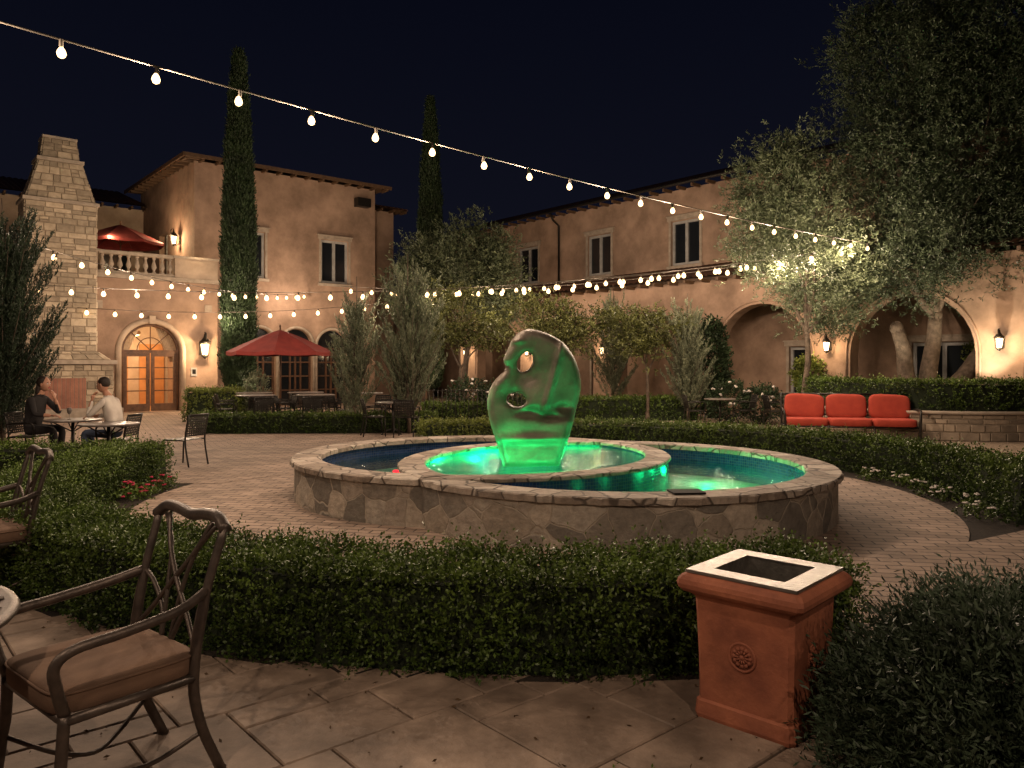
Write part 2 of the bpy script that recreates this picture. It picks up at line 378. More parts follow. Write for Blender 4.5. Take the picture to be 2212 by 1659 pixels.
def cypress(name,base,h,r,n):
    e=empty(name,base); mb=MB(); b=Vector(base)
    mb.tube([b,b+Vector((0,0,h*.5)),b+Vector((0,0,h*.95))],[r*.3,r*.2,.02],8); 
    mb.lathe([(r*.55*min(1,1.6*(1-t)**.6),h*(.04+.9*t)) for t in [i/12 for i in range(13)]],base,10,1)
    mb.build('trunk',[barkm,greenv],e)
    t=rng.random(n)**.9; a=rng.random(n)*2*PI
    pr=r*np.minimum(1,1.5*(1-t)**.62)*np.minimum(1,.72+t*4)*(.82+.2*rng.random(n)+.07*np.sin(9*a+t*20)+.06*np.sin(40*t+3*a))
    B=np.stack([base[0]+pr*np.cos(a),base[1]+pr*np.sin(a),base[2]+.04*h+t*h*.93],1)
    D=np.stack([np.cos(a)*.25,np.sin(a)*.25,np.ones(n)],1)+rng.normal(size=(n,3))*.15
    pos,d,val=shoots(B,D,.3*(.6+rng.random(n)*.6),6,.4,1)
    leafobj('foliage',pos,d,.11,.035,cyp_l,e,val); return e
# ---------------------------------------------------------------- ground
def sheet(name,pts,z,m):
    mb=MB(); mb.add([(x,y,z) for x,y in pts],[tuple(range(len(pts)))]); return mb.build(name,[m])
def circ(cx,cy,r,n=96,a0=0,a1=2*PI): return [(cx+r*math.cos(a0+(a1-a0)*i/n),cy+r*math.sin(a0+(a1-a0)*i/n)) for i in range(n)]
sheet('ground',[(-300,-300),(300,-300),(300,300),(-300,300)],-.03,soil)
sheet('courtyard_paving',[(-16,9.3),(3,9.3),(3,16.5),(-1,40),(-20,34)],-.004,paver2)
sheet('patio_bedding',[(-14,-8),(10,-8),(10,9.3),(-14,9.3)],-.008,joint)
CX,CY=.3,9.5
sheet('plaza_soil_bed',circ(CX,CY,5.65),.012,soil)
sheet('plaza_paving',circ(CX,CY,4.6),.02,paver)
sheet('side_path_paving',[(1.4,4.6),(1.75,3.3),(7,2),(12,5),(12,8.0),(5.0,7.4),(3.3,6.4)],.024,paver)
sheet('rear_path_paving',[(-1.6,13.3),(-1.75,15.4),(-7.5,14.5),(-6.0,10.2),(-3.9,10.25)],.024,paver)
sheet('gravel_court',[(-.5,15.2),(6.1,12),(14,14),(16,17),(-1,33)],.004,gravel)
mb=MB(); g_=.205; NX,NY=80,80; occ=np.zeros((NX,NY),bool); th=math.radians(41)
sizes=[(3,2),(2,3),(2,2),(3,3),(4,2),(4,3),(2,4),(3,4)]
for i in range(NX):
    for j in range(NY):
        if occ[i,j]: continue
        random.shuffle(sizes)
        for w,h in sizes+[(2,1),(1,2),(1,1)]:
            if i+w<=NX and j+h<=NY and not occ[i:i+w,j:j+h].any(): break
        else: continue
        occ[i:i+w,j:j+h]=True
        x0,y0,x1,y1=(i-40)*g_,(j-40)*g_,(i+w-40)*g_,(j+h-40)*g_
        cx=(x0+x1)/2;cy=(y0+y1)/2; X=-2+cx*math.cos(th)-cy*math.sin(th);Y=4+cx*math.sin(th)+cy*math.cos(th)
        dd=math.hypot(X-CX,Y-CY)
        if dd<5.25 or Y>9.0 or Y<-1.5 or (X>2.2 and Y>3.2): continue
        G=.005; zt=.012+R(-.002,.002); e=.006
        vs=[(x0+G,y0+G,-.02),(x1-G,y0+G,-.02),(x1-G,y1-G,-.02),(x0+G,y1-G,-.02),
            (x0+G,y0+G,zt-e),(x1-G,y0+G,zt-e),(x1-G,y1-G,zt-e),(x0+G,y1-G,zt-e),
            (x0+G+e,y0+G+e,zt),(x1-G-e,y0+G+e,zt),(x1-G-e,y1-G-e,zt),(x0+G+e,y1-G-e,zt)]
        fs=[(8,9,10,11)]+[(a+k,a+(k+1)%4,a+4+(k+1)%4,a+4+k) for a in (0,4) for k in range(4)]
        mb.add(vs,fs,0,TR(-2,4,0,th),False,R(.3,.7))
mb.build('patio_slabs',[slabm])
# fallen leaves on the slabs
n=260; px=rng.uniform(-3,2,n); py=rng.uniform(2.2,5,n); ok=np.hypot(px-CX,py-CY)>5.7
pp=np.stack([px,py,np.full(n,.02)],1)[ok]; dd=rng.normal(size=(len(pp),3)); dd[:,2]*=.15
leafobj('fallen_leaves',pp,dd,.022*(.5+rng.random(len(pp))),.012,mat('dry_leaf',(.09,.05,.02),None,20,.8))
# small seedlings at the edge of the patio
e=empty('seedling_plants',(.55,2.75,0)); B=[(.38+R(-.05,.05),2.82+R(-.04,.04),.01) for _ in range(16)]+[(.62+R(-.09,.09),2.8+R(-.05,.05),.01) for _ in range(34)]
pos,ld,val=shoots(np.array(B),np.array([0,0,1])+rng.normal(size=(50,3))*.35,rng.uniform(.04,.11,50),9,.9,.6); leafobj('foliage',pos,ld,.02,.009,box_l,e,val)
# ---------------------------------------------------------------- fountain
CL=(-.35,9.7);CR=(1.12,8.8);rL=2.3;rR=2.4
F=empty('fountain',(.43,9.25,0))
def isect(ra,rb):
    dx,dy=CR[0]-CL[0],CR[1]-CL[1];d=math.hypot(dx,dy);a=(ra*ra-rb*rb+d*d)/(2*d);h=math.sqrt(ra*ra-a*a)
    px,py=CL[0]+a*dx/d,CL[1]+a*dy/d
    return (px-h*dy/d,py+h*dx/d),(px+h*dy/d,py-h*dx/d)
def arc(c,r,p,q,n,inside):
    a=math.atan2(p[1]-c[1],p[0]-c[0]);b=math.atan2(q[1]-c[1],q[0]-c[0])
    oc,orr=(CR,rR) if c==CL else (CL,rL)
    for k in (-2*PI,0,2*PI):
        b2=b+k
        if abs(b2-a)>2*PI: continue
        m=(a+b2)/2; x,y=c[0]+r*math.cos(m),c[1]+r*math.sin(m)
        if (math.hypot(x-oc[0],y-oc[1])<orr)==inside: break
    return [(c[0]+r*math.cos(a+(b2-a)*i/n),c[1]+r*math.sin(a+(b2-a)*i/n)) for i in range(n+1)]
def union(off,n=90):
    I,J=isect(rL+off,rR+off); return arc(CL,rL+off,I,J,n,False)[:-1]+arc(CR,rR+off,J,I,n,False)[:-1]
def strip(mb,rings,mat,closed=True,jit=0,sm=False):
    n=len(rings[0][0]); vs=[];tt=[]
    for pts,z in rings:
        L=0
        for i,(x,y) in enumerate(pts):
            if i: L+=math.hypot(x-pts[i-1][0],y-pts[i-1][1])
            vs.append((x,y,z)); tt.append((L,z,0))
    fs=[]; m=n if closed else n-1
    for r in range(len(rings)-1):
        for i in range(m): fs.append((r*n+i,r*n+(i+1)%n,(r+1)*n+(i+1)%n,(r+1)*n+i))
    mb.add(vs,fs,mat,None,sm,.5,tt)
def jitter(pts,c,a):
    out=[]
    for i,(x,y) in enumerate(pts):
        k=a*(math.sin(i*.9)+math.sin(i*2.3+1)+math.sin(i*.37+2))*.5+R(-a,a)*.5
        out.append((x+k*math.cos(i),y+k*math.sin(i)))
    return out
mb=MB()
uo=union(.006); strip(mb,[(uo,.0),(uo,.45)],0)
strip(mb,[(union(-.27),.44),(union(-.27),.1)],1)
oo=jitter(union(.05,170),0,.014); oi=jitter(union(-.30,170),0,.012)
strip(mb,[(oo,.435),(oo,.485),(union(.035,170),.497),(union(-.285,170),.497),(oi,.485),(oi,.435),(oo,.435)],2)
def inner(c,r,zt):
    w=.30; I,J=isect(rL,rR); base=arc(c,r,I,J,110,True)
    def ar(rr): return [(c[0]+(x-c[0])*rr/r,c[1]+(y-c[1])*rr/r) for x,y in base]
    strip(mb,[(ar(r-.02),.1),(ar(r-.02),.49)],1,False); strip(mb,[(ar(r-w+.02),.49),(ar(r-w+.02),.1)],1,False)
    oj=jitter(ar(r),0,.009); ij=jitter(ar(r-w),0,.009)
    strip(mb,[(oj,.465),(oj,zt-.01),(ar(r-.015),zt),(ar(r-w+.015),zt),(ij,zt-.01),(ij,.465),(oj,.465)],2,False)
inner(CL,rL,.503); inner(CR,rR,.509)
u_=union(-.2); mb.add([(x,y,.1) for x,y in u_],[t for t in tessellate_polygon([[Vector((x,y,0)) for x,y in u_]])],3)
mb.build('basin',[flagw,tileb,flagc,tilef],F)
def poly(name,pts,z,m,par):
    tr=[t for t in tessellate_polygon([[Vector((x,y,0)) for x,y in pts]])]; up=[]
    for a,b,c in tr:
        cr=(pts[b][0]-pts[a][0])*(pts[c][1]-pts[a][1])-(pts[b][1]-pts[a][1])*(pts[c][0]-pts[a][0])
        up.append((a,b,c) if cr>0 else (c,b,a))
    mb=MB(); mb.add([(x,y,z) for x,y in pts],up); return mb.build(name,[m],par)
I,J=isect(rL-.27,rR-.02); cre1=arc(CL,rL-.27,I,J,80,False)+arc(CR,rR-.02,J,I,80,True)[1:-1]
poly('pool_water_low',cre1,.30,water,F)
I,J=isect(rL-.02,rR-.27); cre2=arc(CR,rR-.27,I,J,80,False)+arc(CL,rL-.02,J,I,80,True)[1:-1]
poly('pool_water_front',cre2,.30,water,F)
I,J=isect(rL-.27,rR-.27); ves=arc(CL,rL-.27,I,J,60,True)+arc(CR,rR-.27,J,I,60,True)[1:-1]
poly('pool_water_raised',ves,.445,water,F)
GR=(.005,1,.24)
for x,y,z,p in ((-.5,9.15,.33,26),(1.15,9.9,.33,26),(.35,8.55,.33,20),(-.3,10.2,.33,26),(.5,10.3,.33,26),(1.3,9.0,.33,18)): point('pool_lamp',(x,y,z),p,GR,.05,F)
for x,y,z,p in ((2.75,8.6,.24,13),(2.2,7.5,.24,5),(2.45,9.7,.24,14),(1.5,7.1,.24,2.5),(2.9,9.2,.24,9)): point('pool_lamp',(x,y,z),p,(.005,1,.30),.05,F)
point('pool_lamp_red',(-1.55,9.75,.26),1.4,(1,.03,.03),.03,F)
mb=MB(); mb.lathe([(.05,.1),(.05,.27),(.03,.312)],(-1.42,9.4,0),12); mb.build('pool_lamp_lens',[emis('red_lens',(1,.02,.03),3)],F)
mb=MB(); mb.box(-.14,.14,-.1,.1,.5,.515,0,TR(1.5,6.62,0,.1)); mb.build('menu_folder',[blackm])
# ---------------------------------------------------------------- sculpture
sc=9.1/1662; sx=lambda u:(u-1150)*sc; sz=lambda v:(990-v)*sc
sil=[(1085,998),(1070,945),(1056,900),(1050,862),(1055,833),(1066,812),(1080,798),(1089,788),(1088,778),(1085,766),(1096,741),(1108,718),(1134,702),(1168,706),(1206,724),(1232,750),(1248,780),(1256,815),(1253,850),(1242,890),(1230,930),(1218,965),(1207,998)]
sil=[(p.x,p.y) for p in bez([(sx(u),sz(v),0) for u,v in sil],5)]
def ell(cx,cy,a,b,rot=0): return [(sx(cx+a*math.cos(t)*math.cos(rot)-b*math.sin(t)*math.sin(rot)),sz(cy+a*math.cos(t)*math.sin(rot)+b*math.sin(t)*math.cos(rot))) for t in [2*PI*i/24 for i in range(24)]]
loops=[sil,ell(1133,772,15,22,.5),ell(1114,854,21,15,.2)]
hg=.012; xs=np.arange(-.6,.62,hg); zs=np.arange(-.03,1.6,hg); XX,ZZ=np.meshgrid(xs,zs,indexing='ij')
def inpoly(px,pz,poly):
    r=np.zeros(px.shape,bool); n=len(poly)
    for i in range(n):
        x1,z1=poly[i];x2,z2=poly[(i+1)%n]
        if z1==z2: continue
        c=((z1>pz)!=(z2>pz))&(px<(x2-x1)*(pz-z1)/(z2-z1)+x1); r^=c
    return r
def dseg(px,pz,poly):
    d=np.full(px.shape,9.)
    for i in range(len(poly)):
        x1,z1=poly[i];x2,z2=poly[(i+1)%len(poly)]; dx,dz=x2-x1,z2-z1; L=dx*dx+dz*dz+1e-12
        t=np.clip(((px-x1)*dx+(pz-z1)*dz)/L,0,1); d=np.minimum(d,np.hypot(px-x1-t*dx,pz-z1-t*dz))
    return d
ins=inpoly(XX,ZZ,loops[0])&~inpoly(XX,ZZ,loops[1])&~inpoly(XX,ZZ,loops[2])
dO=dseg(XX,ZZ,loops[0]); dH=np.minimum(dseg(XX,ZZ,loops[1]),dseg(XX,ZZ,loops[2]))
def prof(d,D): q=np.clip(d/D,0,1); return np.sqrt(1-(1-q)**2)
TH=.06+.15*prof(dO,.10)*(.55+.45*prof(dH,.06))
fr_=-TH.copy(); bk_=TH.copy()
gx=lambda u,v,a,b,am:am*np.exp(-(((XX-sx(u))/a)**2+((ZZ-sz(v))/b)**2))
# one broad hollow holding both openings, rimmed by the crest on the right and the belly below
for u,v,a,b,am in ((1128,800,.17,.15,.13),(1108,845,.15,.12,.11),(1140,880,.17,.06,.10),(1185,890,.13,.05,.10),(1212,872,.08,.05,.07)): fr_+=gx(u,v,a,b,am)
fr_-=gx(1150,935,.35,.05,.08)+gx(1112,728,.10,.03,.05)
crest=sx(1178)+.26*(ZZ-sz(860)); fr_+=.30*np.clip(XX-crest,0,1)*(ZZ>sz(900))*np.clip((ZZ-sz(900))*6,0,1)
fr_-=.05*np.exp(-((XX-crest)/.04)**2)*np.clip((ZZ-sz(885))*8,0,1)
bk_-=gx(1150,820,.2,.2,.06)
yc=.08*np.sin(ZZ*2.2+.4)+.10*XX
fr_=np.minimum(fr_,bk_-.05); fr_+=yc; bk_+=yc
idx=-np.ones(XX.shape,int); vs=[]
cell=ins[:-1,:-1]&ins[1:,:-1]&ins[1:,1:]&ins[:-1,1:]
used=np.zeros(XX.shape,bool); used[:-1,:-1]|=cell; used[1:,:-1]|=cell; used[1:,1:]|=cell; used[:-1,1:]|=cell
ii=np.argwhere(used); N=len(ii)
for k_,(i,j) in enumerate(ii): idx[i,j]=k_; vs.append((XX[i,j],fr_[i,j],ZZ[i,j]))
for (i,j) in ii: vs.append((XX[i,j],bk_[i,j],ZZ[i,j]))
fs=[]; ed={}
for i,j in np.argwhere(cell):
    a,b,c,d=idx[i,j],idx[i+1,j],idx[i+1,j+1],idx[i,j+1]
    fs.append((a,b,c,d)); fs.append((d+N,c+N,b+N,a+N))
    for e in ((a,b),(b,c),(c,d),(d,a)):
        if (e[1],e[0]) in ed: del ed[(e[1],e[0])]
        else: ed[e]=1
for a,b in ed: fs.append((b,a,a+N,b+N))
mb=MB(); mb.add(vs,fs,0,TR(.25,9.1,.44,0),True); so=mb.build('abstract_sculpture',[sculp])
rm=so.modifiers.new('r','REMESH'); rm.mode='VOXEL'; rm.voxel_size=.011; rm.use_smooth_shade=True
smm=so.modifiers.new('s','SMOOTH'); smm.iterations=5; smm.factor=.6
spot('sculpture_uplight',(-.2,8.5,.42),(.02,9.05,.72),50,58,GR,.04,.8,F)
spot('sculpture_uplight',(.75,8.5,.42),(.45,9.0,.62),18,56,GR,.04,.7,F)
spot('sculpture_uplight',(1.6,8.85,.46),(.62,9.1,1.55),75,38,GR,.04,.6,F)
spot('sculpture_uplight',(-.75,8.9,.46),(.0,9.1,1.85),80,20,GR,.04,.6,F)
# ---------------------------------------------------------------- hedges
def ring(name,a0,a1,n,m=None,**k):
    a0,a1=math.radians(a0),math.radians(a1); rm_=5.3
    return hedge(name,arcmap(CX,CY,5.02,a0,.6,rm_),(a1-a0)*rm_,.6,.5,n,m=m,**k)
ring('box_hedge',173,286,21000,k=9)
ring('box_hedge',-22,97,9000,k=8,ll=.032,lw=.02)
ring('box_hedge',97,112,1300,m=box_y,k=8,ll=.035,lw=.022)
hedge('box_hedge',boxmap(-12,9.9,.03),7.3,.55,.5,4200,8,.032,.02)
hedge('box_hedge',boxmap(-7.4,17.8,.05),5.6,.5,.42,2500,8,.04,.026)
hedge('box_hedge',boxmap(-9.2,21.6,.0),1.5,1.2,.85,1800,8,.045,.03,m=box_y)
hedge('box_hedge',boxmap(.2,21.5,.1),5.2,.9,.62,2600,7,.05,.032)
hedge('box_hedge',boxmap(-2.3,20.0,.1),2.4,.7,.55,1400,7,.05,.032)
PX,PY=10.2,19.0
hedge('box_hedge',arcmap(PX,PY,2.15,math.radians(150),.75,2.5),math.radians(230)*2.5,.75,.6,5500,8,.042,.027,zb=.62)
def flowers(name,pts,m,r=.03,h=.12):
    e=empty(name,(*pts[0],0)); mb=MB(); B=[];
    for x,y in pts:
        z=h*R(.7,1.3)
        for _ in range(random.randint(2,4)):
            px,py,pz=x+R(-.08,.08),y+R(-.08,.08),z+R(-.04,.04)
            for k in range(5):
                a=2*PI*k/5+R(0,1); mb.sph((px+math.cos(a)*r*.6,py+math.sin(a)*r*.6,pz+R(-.006,.006)),(r*.55,r*.55,r*.3),0,None,6,4)
        for _ in range(26): B.append((x+R(-.13,.13),y+R(-.13,.13),R(.02,z*.8)))
    mb.build('petals',[m],e); B=np.array(B)
    pos,d,val=shoots(B,np.array([0,0,.7])+rng.normal(size=B.shape)*.7,.07,5); leafobj('leaves',pos,d,.04,.02,box_l,e,val)
def bedpts(a0,a1,r0,r1,n): 
    o=[]
    for _ in range(n):
        a=math.radians(R(a0,a1)); r=R(r0,r1); o.append((CX+r*math.cos(a),CY+r*math.sin(a)))
    return o
flowers('white_flowers',bedpts(-22,14,4.68,4.95,13),petw,.028,.15)
flowers('red_flowers',bedpts(174,194,4.68,4.95,12),petr,.028,.14)
flowers('red_flowers',[(1.62,4.35),(1.72,4.3),(1.68,4.45)],petr,.024,.2)
e=empty('juniper_shrub',(2.2,2.8,0)); n=10000
d=nrm(rng.normal(size=(n,3))); d[:,2]=np.abs(d[:,2]); rr=np.array([1.02,.78,.72])
p=np.sign(d)*np.abs(d)**.8*rr; p*=(.74+.16*rng.random(n)+.16*lump(p,1.3))[:,None]; p+=np.array([2.22,2.8,0.0])
dd=d*.9+np.array([0,0,.5])+rng.normal(size=(n,3))*.45
pos,ld,val=shoots(p,dd,.19*(.4+rng.random(n)),14,.8,.8); ok=pos[:,2]>.01
leafobj('foliage',pos[ok],ld[ok],.036,.010,junip,e,val[ok])
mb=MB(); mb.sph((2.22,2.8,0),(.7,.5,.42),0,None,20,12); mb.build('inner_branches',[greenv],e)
# ---------------------------------------------------------------- terracotta bin
mb=MB(); M=TR(1.15,3.5,0,math.radians(47),.97)
def sqprof(prof_,mat_=0):
    vs=[];fs=[];
    for h,z in prof_:
        c=.02
        vs+=[(-h+c,-h,z),(h-c,-h,z),(h,-h+c,z),(h,h-c,z),(h-c,h,z),(-h+c,h,z),(-h,h-c,z),(-h,-h+c,z)]
    for i in range(len(prof_)-1):
        for k in range(8): fs.append((i*8+k,i*8+(k+1)%8,(i+1)*8+(k+1)%8,(i+1)*8+k))
    mb.add(vs,fs,mat_,M,False)
sqprof([(.235,0.01),(.24,.03),(.235,.09),(.225,.1),(.228,.3),(.238,.56),(.245,.575),(.262,.59),(.285,.60),(.298,.615),(.302,.635),(.298,.655),(.285,.672),(.27,.68),(.2,.68)])
h_=.17
for a,b,c,d_ in ((-.265,.265,-.265,-h_),(-.265,.265,h_,.265),(-.265,-h_,-h_,h_),(h_,.265,-h_,h_)): mb.box(a,b,c,d_,.683,.697,1,M)
for a,b,c,d_ in ((-h_-.005,h_+.005,-h_-.005,-h_),(-h_-.005,h_+.005,h_,h_+.005),(-h_-.005,-h_,-h_,h_),(h_,h_+.005,-h_,h_)): mb.box(a,b,c,d_,.4,.69,1,M)
mb.box(-h_,h_,-h_,h_,.38,.4,2,M)
for sgn in (0,1,2,3):
    Mr=M@Matrix.Rotation(sgn*PI/2,4,'Z')@Matrix.Translation((-.229,0,.34))@Matrix.Rotation(PI/2,4,'Y')@Matrix.Rotation(PI,4,'X')
    tor=[(.062+.007*math.cos(a),.007*math.sin(a)) for a in [2*PI*i/8 for i in range(9)]]
    mb.lathe([(r,z) for r,z in tor],(0,0,0),28,0,Mr)
    for k in range(12):
        a=2*PI*k/12; mb.sph((.038*math.cos(a),.038*math.sin(a),0),(.011,.011,.009),0,Mr,8,6)
        mb.tube([(.012*math.cos(a),.012*math.sin(a),.004),(.03*math.cos(a),.03*math.sin(a),.006)],.004,6,0,Mr)
    mb.sph((0,0,0),(.014,.014,.012),0,Mr)
mb.build('terracotta_trash_bin',[terra,linerm,blackm])
# ---------------------------------------------------------------- furniture
def rotf(fx,fy): return math.atan2(-fx,fy)
def armchair(x,y,fx,fy):
    mb=MB(); M=TR(x,y,.012,rotf(fx,fy))
    for s in (-1,1):
        mb.tube(bez([(s*.23,-.12,0),(s*.235,-.03,.22),(s*.245,.0,.42),(s*.25,-.045,.7),(s*.262,-.12,.96)],5),[.02]*15+[.016]*6,8,0,M,1.25)
        mb.tube(bez([(s*.252,-.05,.72),(s*.295,.08,.685),(s*.305,.28,.66),(s*.30,.44,.645),(s*.29,.50,.60),(s*.28,.49,.52),(s*.262,.46,.42)],5),.0165,8,0,M,1.2)
        mb.tube(bez([(s*.262,.46,.42),(s*.258,.47,.25),(s*.265,.50,.0)],5),[.021]*6+[.017]*5,8,0,M)
        mb.tube(bez([(s*.235,-.05,.18),(s*.17,.1,.1),(s*.12,.21,.08),(s*.17,.33,.11),(s*.26,.475,.2)],4),.009,6,0,M)
        mb.tube([(s*.25,-.0,.40),(s*.265,.46,.40)],.018,8,0,M)
        mb.sph((s*.23,-.12,.006),(.022,.022,.012),0,M,8,5); mb.sph((s*.265,.5,.006),(.022,.022,.012),0,M,8,5)
        mb.tube(bez([(s*.235,-.01,.50),(s*.13,-.035,.60),(s*.01,-.055,.72),(s*-.10,-.085,.84),(s*-.17,-.12,.96)],5),.0105,6,0,M)
        mb.tube(bez([(s*.245,-.05,.72),(s*.17,-.05,.68),(s*.08,-.04,.59),(s*.03,-.01,.47)],5),.0105,6,0,M)
        mb.tube(bez([(s*.03,-.01,.47),(s*.055,-.05,.68),(s*.10,-.09,.84),(s*.20,-.12,.95)],5),.010,6,0,M)
    mb.tube([(-.24,.0,.46),(.24,.0,.46)],.013,8,0,M)
    mb.tube([(-.25,0,.40),(.25,0,.40)],.017,8,0,M); mb.tube([(-.265,.46,.40),(.265,.46,.40)],.017,8,0,M)
    mb.tube(bez([(-.275,-.115,.945),(-.2,-.125,.985),(-.1,-.125,.985),(0,-.125,.972),(.1,-.125,.985),(.2,-.125,.985),(.275,-.115,.945)],5),.024,10,0,M,1.0)
    mb.rbox((0,.235,.455),(.262,.258,.052),.3,1,M,32,14)
    mb.tube([(math.copysign(abs(math.cos(a))**.3,math.cos(a))*.262,.235+math.copysign(abs(math.sin(a))**.3,math.sin(a))*.258,.485) for a in [2*PI*i/48 for i in range(49)]],.005,5,1,M)
    return mb.build('patio_armchair',[bronzec,cushb])
armchair(-1.40,3.08,-.63,-.77)
armchair(-3.42,5.35,-.70,-.71)
mb=MB(); M=TR(-2.30,2.47,.012)
mb.lathe([(.56,.70),(.6,.705),(.61,.72),(.6,.735),(.57,.738),(.55,.732)],(0,0,0),48,0,M)
mb.lathe([(.2,.728),(.2,.736)],(0,0,0),24,0,M)
mb.lathe([(.38,.729),(.4,.738),(.42,.729)],(0,0,0),36,0,M)
for k in range(24):
    a=2*PI*k/24; mb.tube([(.18*math.cos(a),.18*math.sin(a),.735),(.56*math.cos(a+.12),.56*math.sin(a+.12),.735)],.008,5,0,M); mb.tube([(.18*math.cos(a),.18*math.sin(a),.735),(.56*math.cos(a-.12),.56*math.sin(a-.12),.735)],.008,5,0,M)
for k in range(4):
    a=PI/4+PI/2*k; mb.tube(bez([(.3*math.cos(a),.3*math.sin(a),.7),(.15*math.cos(a),.15*math.sin(a),.45),(.2*math.cos(a),.2*math.sin(a),.2),(.42*math.cos(a),.42*math.sin(a),0)],5),.018,8,0,M)
mb.build('round_patio_table',[bronzec])
def woven_chair(x,y,fx,fy,arms=False):
    mb=MB(); M=TR(x,y,0,rotf(fx,fy))
    for s in (-1,1):
        mb.tube(bez([(s*.22,-.27,0),(s*.22,-.2,.44),(s*.22,-.27,.82)],4),.014,6,0,M); mb.tube([(s*.22,.22,0),(s*.22,.2,.44)],.014,6,0,M)
        if arms: mb.tube(bez([(s*.23,-.22,.64),(s*.26,0,.66),(s*.25,.2,.64),(s*.23,.21,.44)],4),.014,6,0,M)
        mb.tube([(s*.22,-.2,.43),(s*.22,.2,.43)],.014,6,0,M)
    for k in range(13): 
        t=k/12; mb.box(-.21,.21,-.2+.4*t-.011,-.2+.4*t+.011,.43,.442,0,M)
    for k in range(9):
        t=k/8; z=.5+.3*t; mb.box(-.22,.22,-.215-.05*t,-.205-.05*t,z-.013,z+.013,0,M)
    for k in range(9): xx=-.2+.05*k; mb.tube([(xx,-.212,.5),(xx,-.262,.82)],.007,4,0,M)
    mb.tube([(-.22,-.27,.82),(.22,-.27,.82)],.015,6,0,M)
    return mb.build('woven_patio_chair',[ironm])
def rtable(x,y,h=.74,r=.45,name='bistro_table'):
    mb=MB(); mb.lathe([(r-.03,h-.03),(r,h-.02),(r,h-.005),(r-.02,h)],(x,y,0),32,1); mb.lathe([(.03,.03),(.025,h-.03)],(x,y,0),8)
    for k in range(4):
        a=PI/4+k*PI/2; mb.tube(bez([(x+.02*math.cos(a),y+.02*math.sin(a),.12),(x+.2*math.cos(a),y+.2*math.sin(a),.08),(x+.32*math.cos(a),y+.32*math.sin(a),.01)],4),.016,6)
        mb.tube([(x,y,h-.2),(x+r*.7*math.cos(a),y+r*.7*math.sin(a),h-.03)],.01,5)
    return mb.build(name,[ironm,tableglass])
woven_chair(-5.15,12.1,-.95,.3); rtable(-5.95,11.35,.74,.42)
woven_chair(-2.35,17.1,.1,1,True); woven_chair(-3.1,17.3,.9,.3,True); rtable(-2.75,17.75,.74,.4)
for x,y in ((-6.3,18.9),(-4.9,19.2),(-6.9,20.6),(-3.9,20.4),(-5.6,20.9)):
    rtable(x,y,.86,.48,'patio_dining_table')
    for k in range(4):
        a=k*PI/2+R(-.3,.3)+.4; woven_chair(x+.7*math.cos(a),y+.7*math.sin(a),-math.cos(a),-math.sin(a),k%2==0)
for x,y in ((5.3,19.6),(7.3,19.4)):
    rtable(x,y,.74,.4); woven_chair(x-.65,y,1,0,True); woven_chair(x+.65,y+.1,-1,0,True)
def umbrella(x,y,z0,ztop,r,ze):
    mb=MB(); n=8; rows=6; vs=[];fs=[]
    for j in range(rows+1):
        t=j/rows
        for i in range(n*4):
            a=2*PI*i/(n*4)+.2; seg=(i%4)/4
            rr=r*t*(math.cos(PI/n)/math.cos((seg-.5)*2*PI/n)); z=ztop-(ztop-ze)*(t**1.15)-.03*t*math.sin(PI*seg)
            vs.append((x+rr*math.cos(a),y+rr*math.sin(a),z))
    m=n*4
    for j in range(rows):
        for i in range(m): fs.append((j*m+i,j*m+(i+1)%m,(j+1)*m+(i+1)%m,(j+1)*m+i))
    k0=len(vs)
    for i in range(m): vx=vs[rows*m+i]; vs.append((vx[0],vx[1],vx[2]-.10))
    for i in range(m): fs.append((rows*m+i,rows*m+(i+1)%m,k0+(i+1)%m,k0+i))
    mb.add(vs,fs,0)
    for i in range(n):
        a=2*PI*i/n+.2; mb.tube([(x,y,ztop-.03),(x+r*math.cos(a),y+r*math.sin(a),ze-.01)],.009,5,1)
        mb.tube([(x,y,ztop-.75),(x+r*.5*math.cos(a),y+r*.5*math.sin(a),(ztop+ze)/2-.03)],.008,5,1)
    mb.tube([(x,y,z0),(x,y,ztop+.08)],.024,8,1); mb.sph((x,y,ztop+.1),(.03,.03,.05),1)
    mb.lathe([(.3,0),(.28,.06),(.06,.09),(.05,.3)],(x,y,z0),20,1)
    return mb.build('red_patio_umbrella',[redcan,woodd])
umbrella(-6.75,22.4,0,2.62,1.5,1.98)
umbrella(-14.4,28.3,4.6,6.75,1.5,6.1)
mb=MB(); M=TR(7.25,16.6,.004,rotf(-.22,-.97))
for s in (-1,1):
    mb.tube(bez([(s*1.33,-.3,0),(s*1.33,-.28,.5),(s*1.33,-.4,.95)],4),.025,8,0,M)
    mb.tube(bez([(s*1.33,-.3,.62),(s*1.36,0,.64),(s*1.36,.3,.62),(s*1.33,.38,.45),(s*1.33,.36,0)],5),.025,8,0,M)
    mb.tube([(s*1.33,-.28,.28),(s*1.33,.36,.28)],.02,8,0,M)
mb.tube([(-1.33,-.28,.28),(1.33,-.28,.28)],.02,8,0,M);mb.tube([(-1.33,.36,.28),(1.33,.36,.28)],.02,8,0,M);mb.tube([(-1.33,-.4,.95),(1.33,-.4,.95)],.022,8,0,M);mb.tube([(-1.33,-.3,.5),(1.33,-.3,.5)],.015,8,0,M)
for k in range(25): xx=-1.28+2.56*k/24; mb.tube([(xx,-.29,.3),(xx,-.4,.95)],.008,5,0,M)
for k in (-.45,.45): mb.tube([(k,.36,.28),(k,.36,0)],.02,8,0,M)
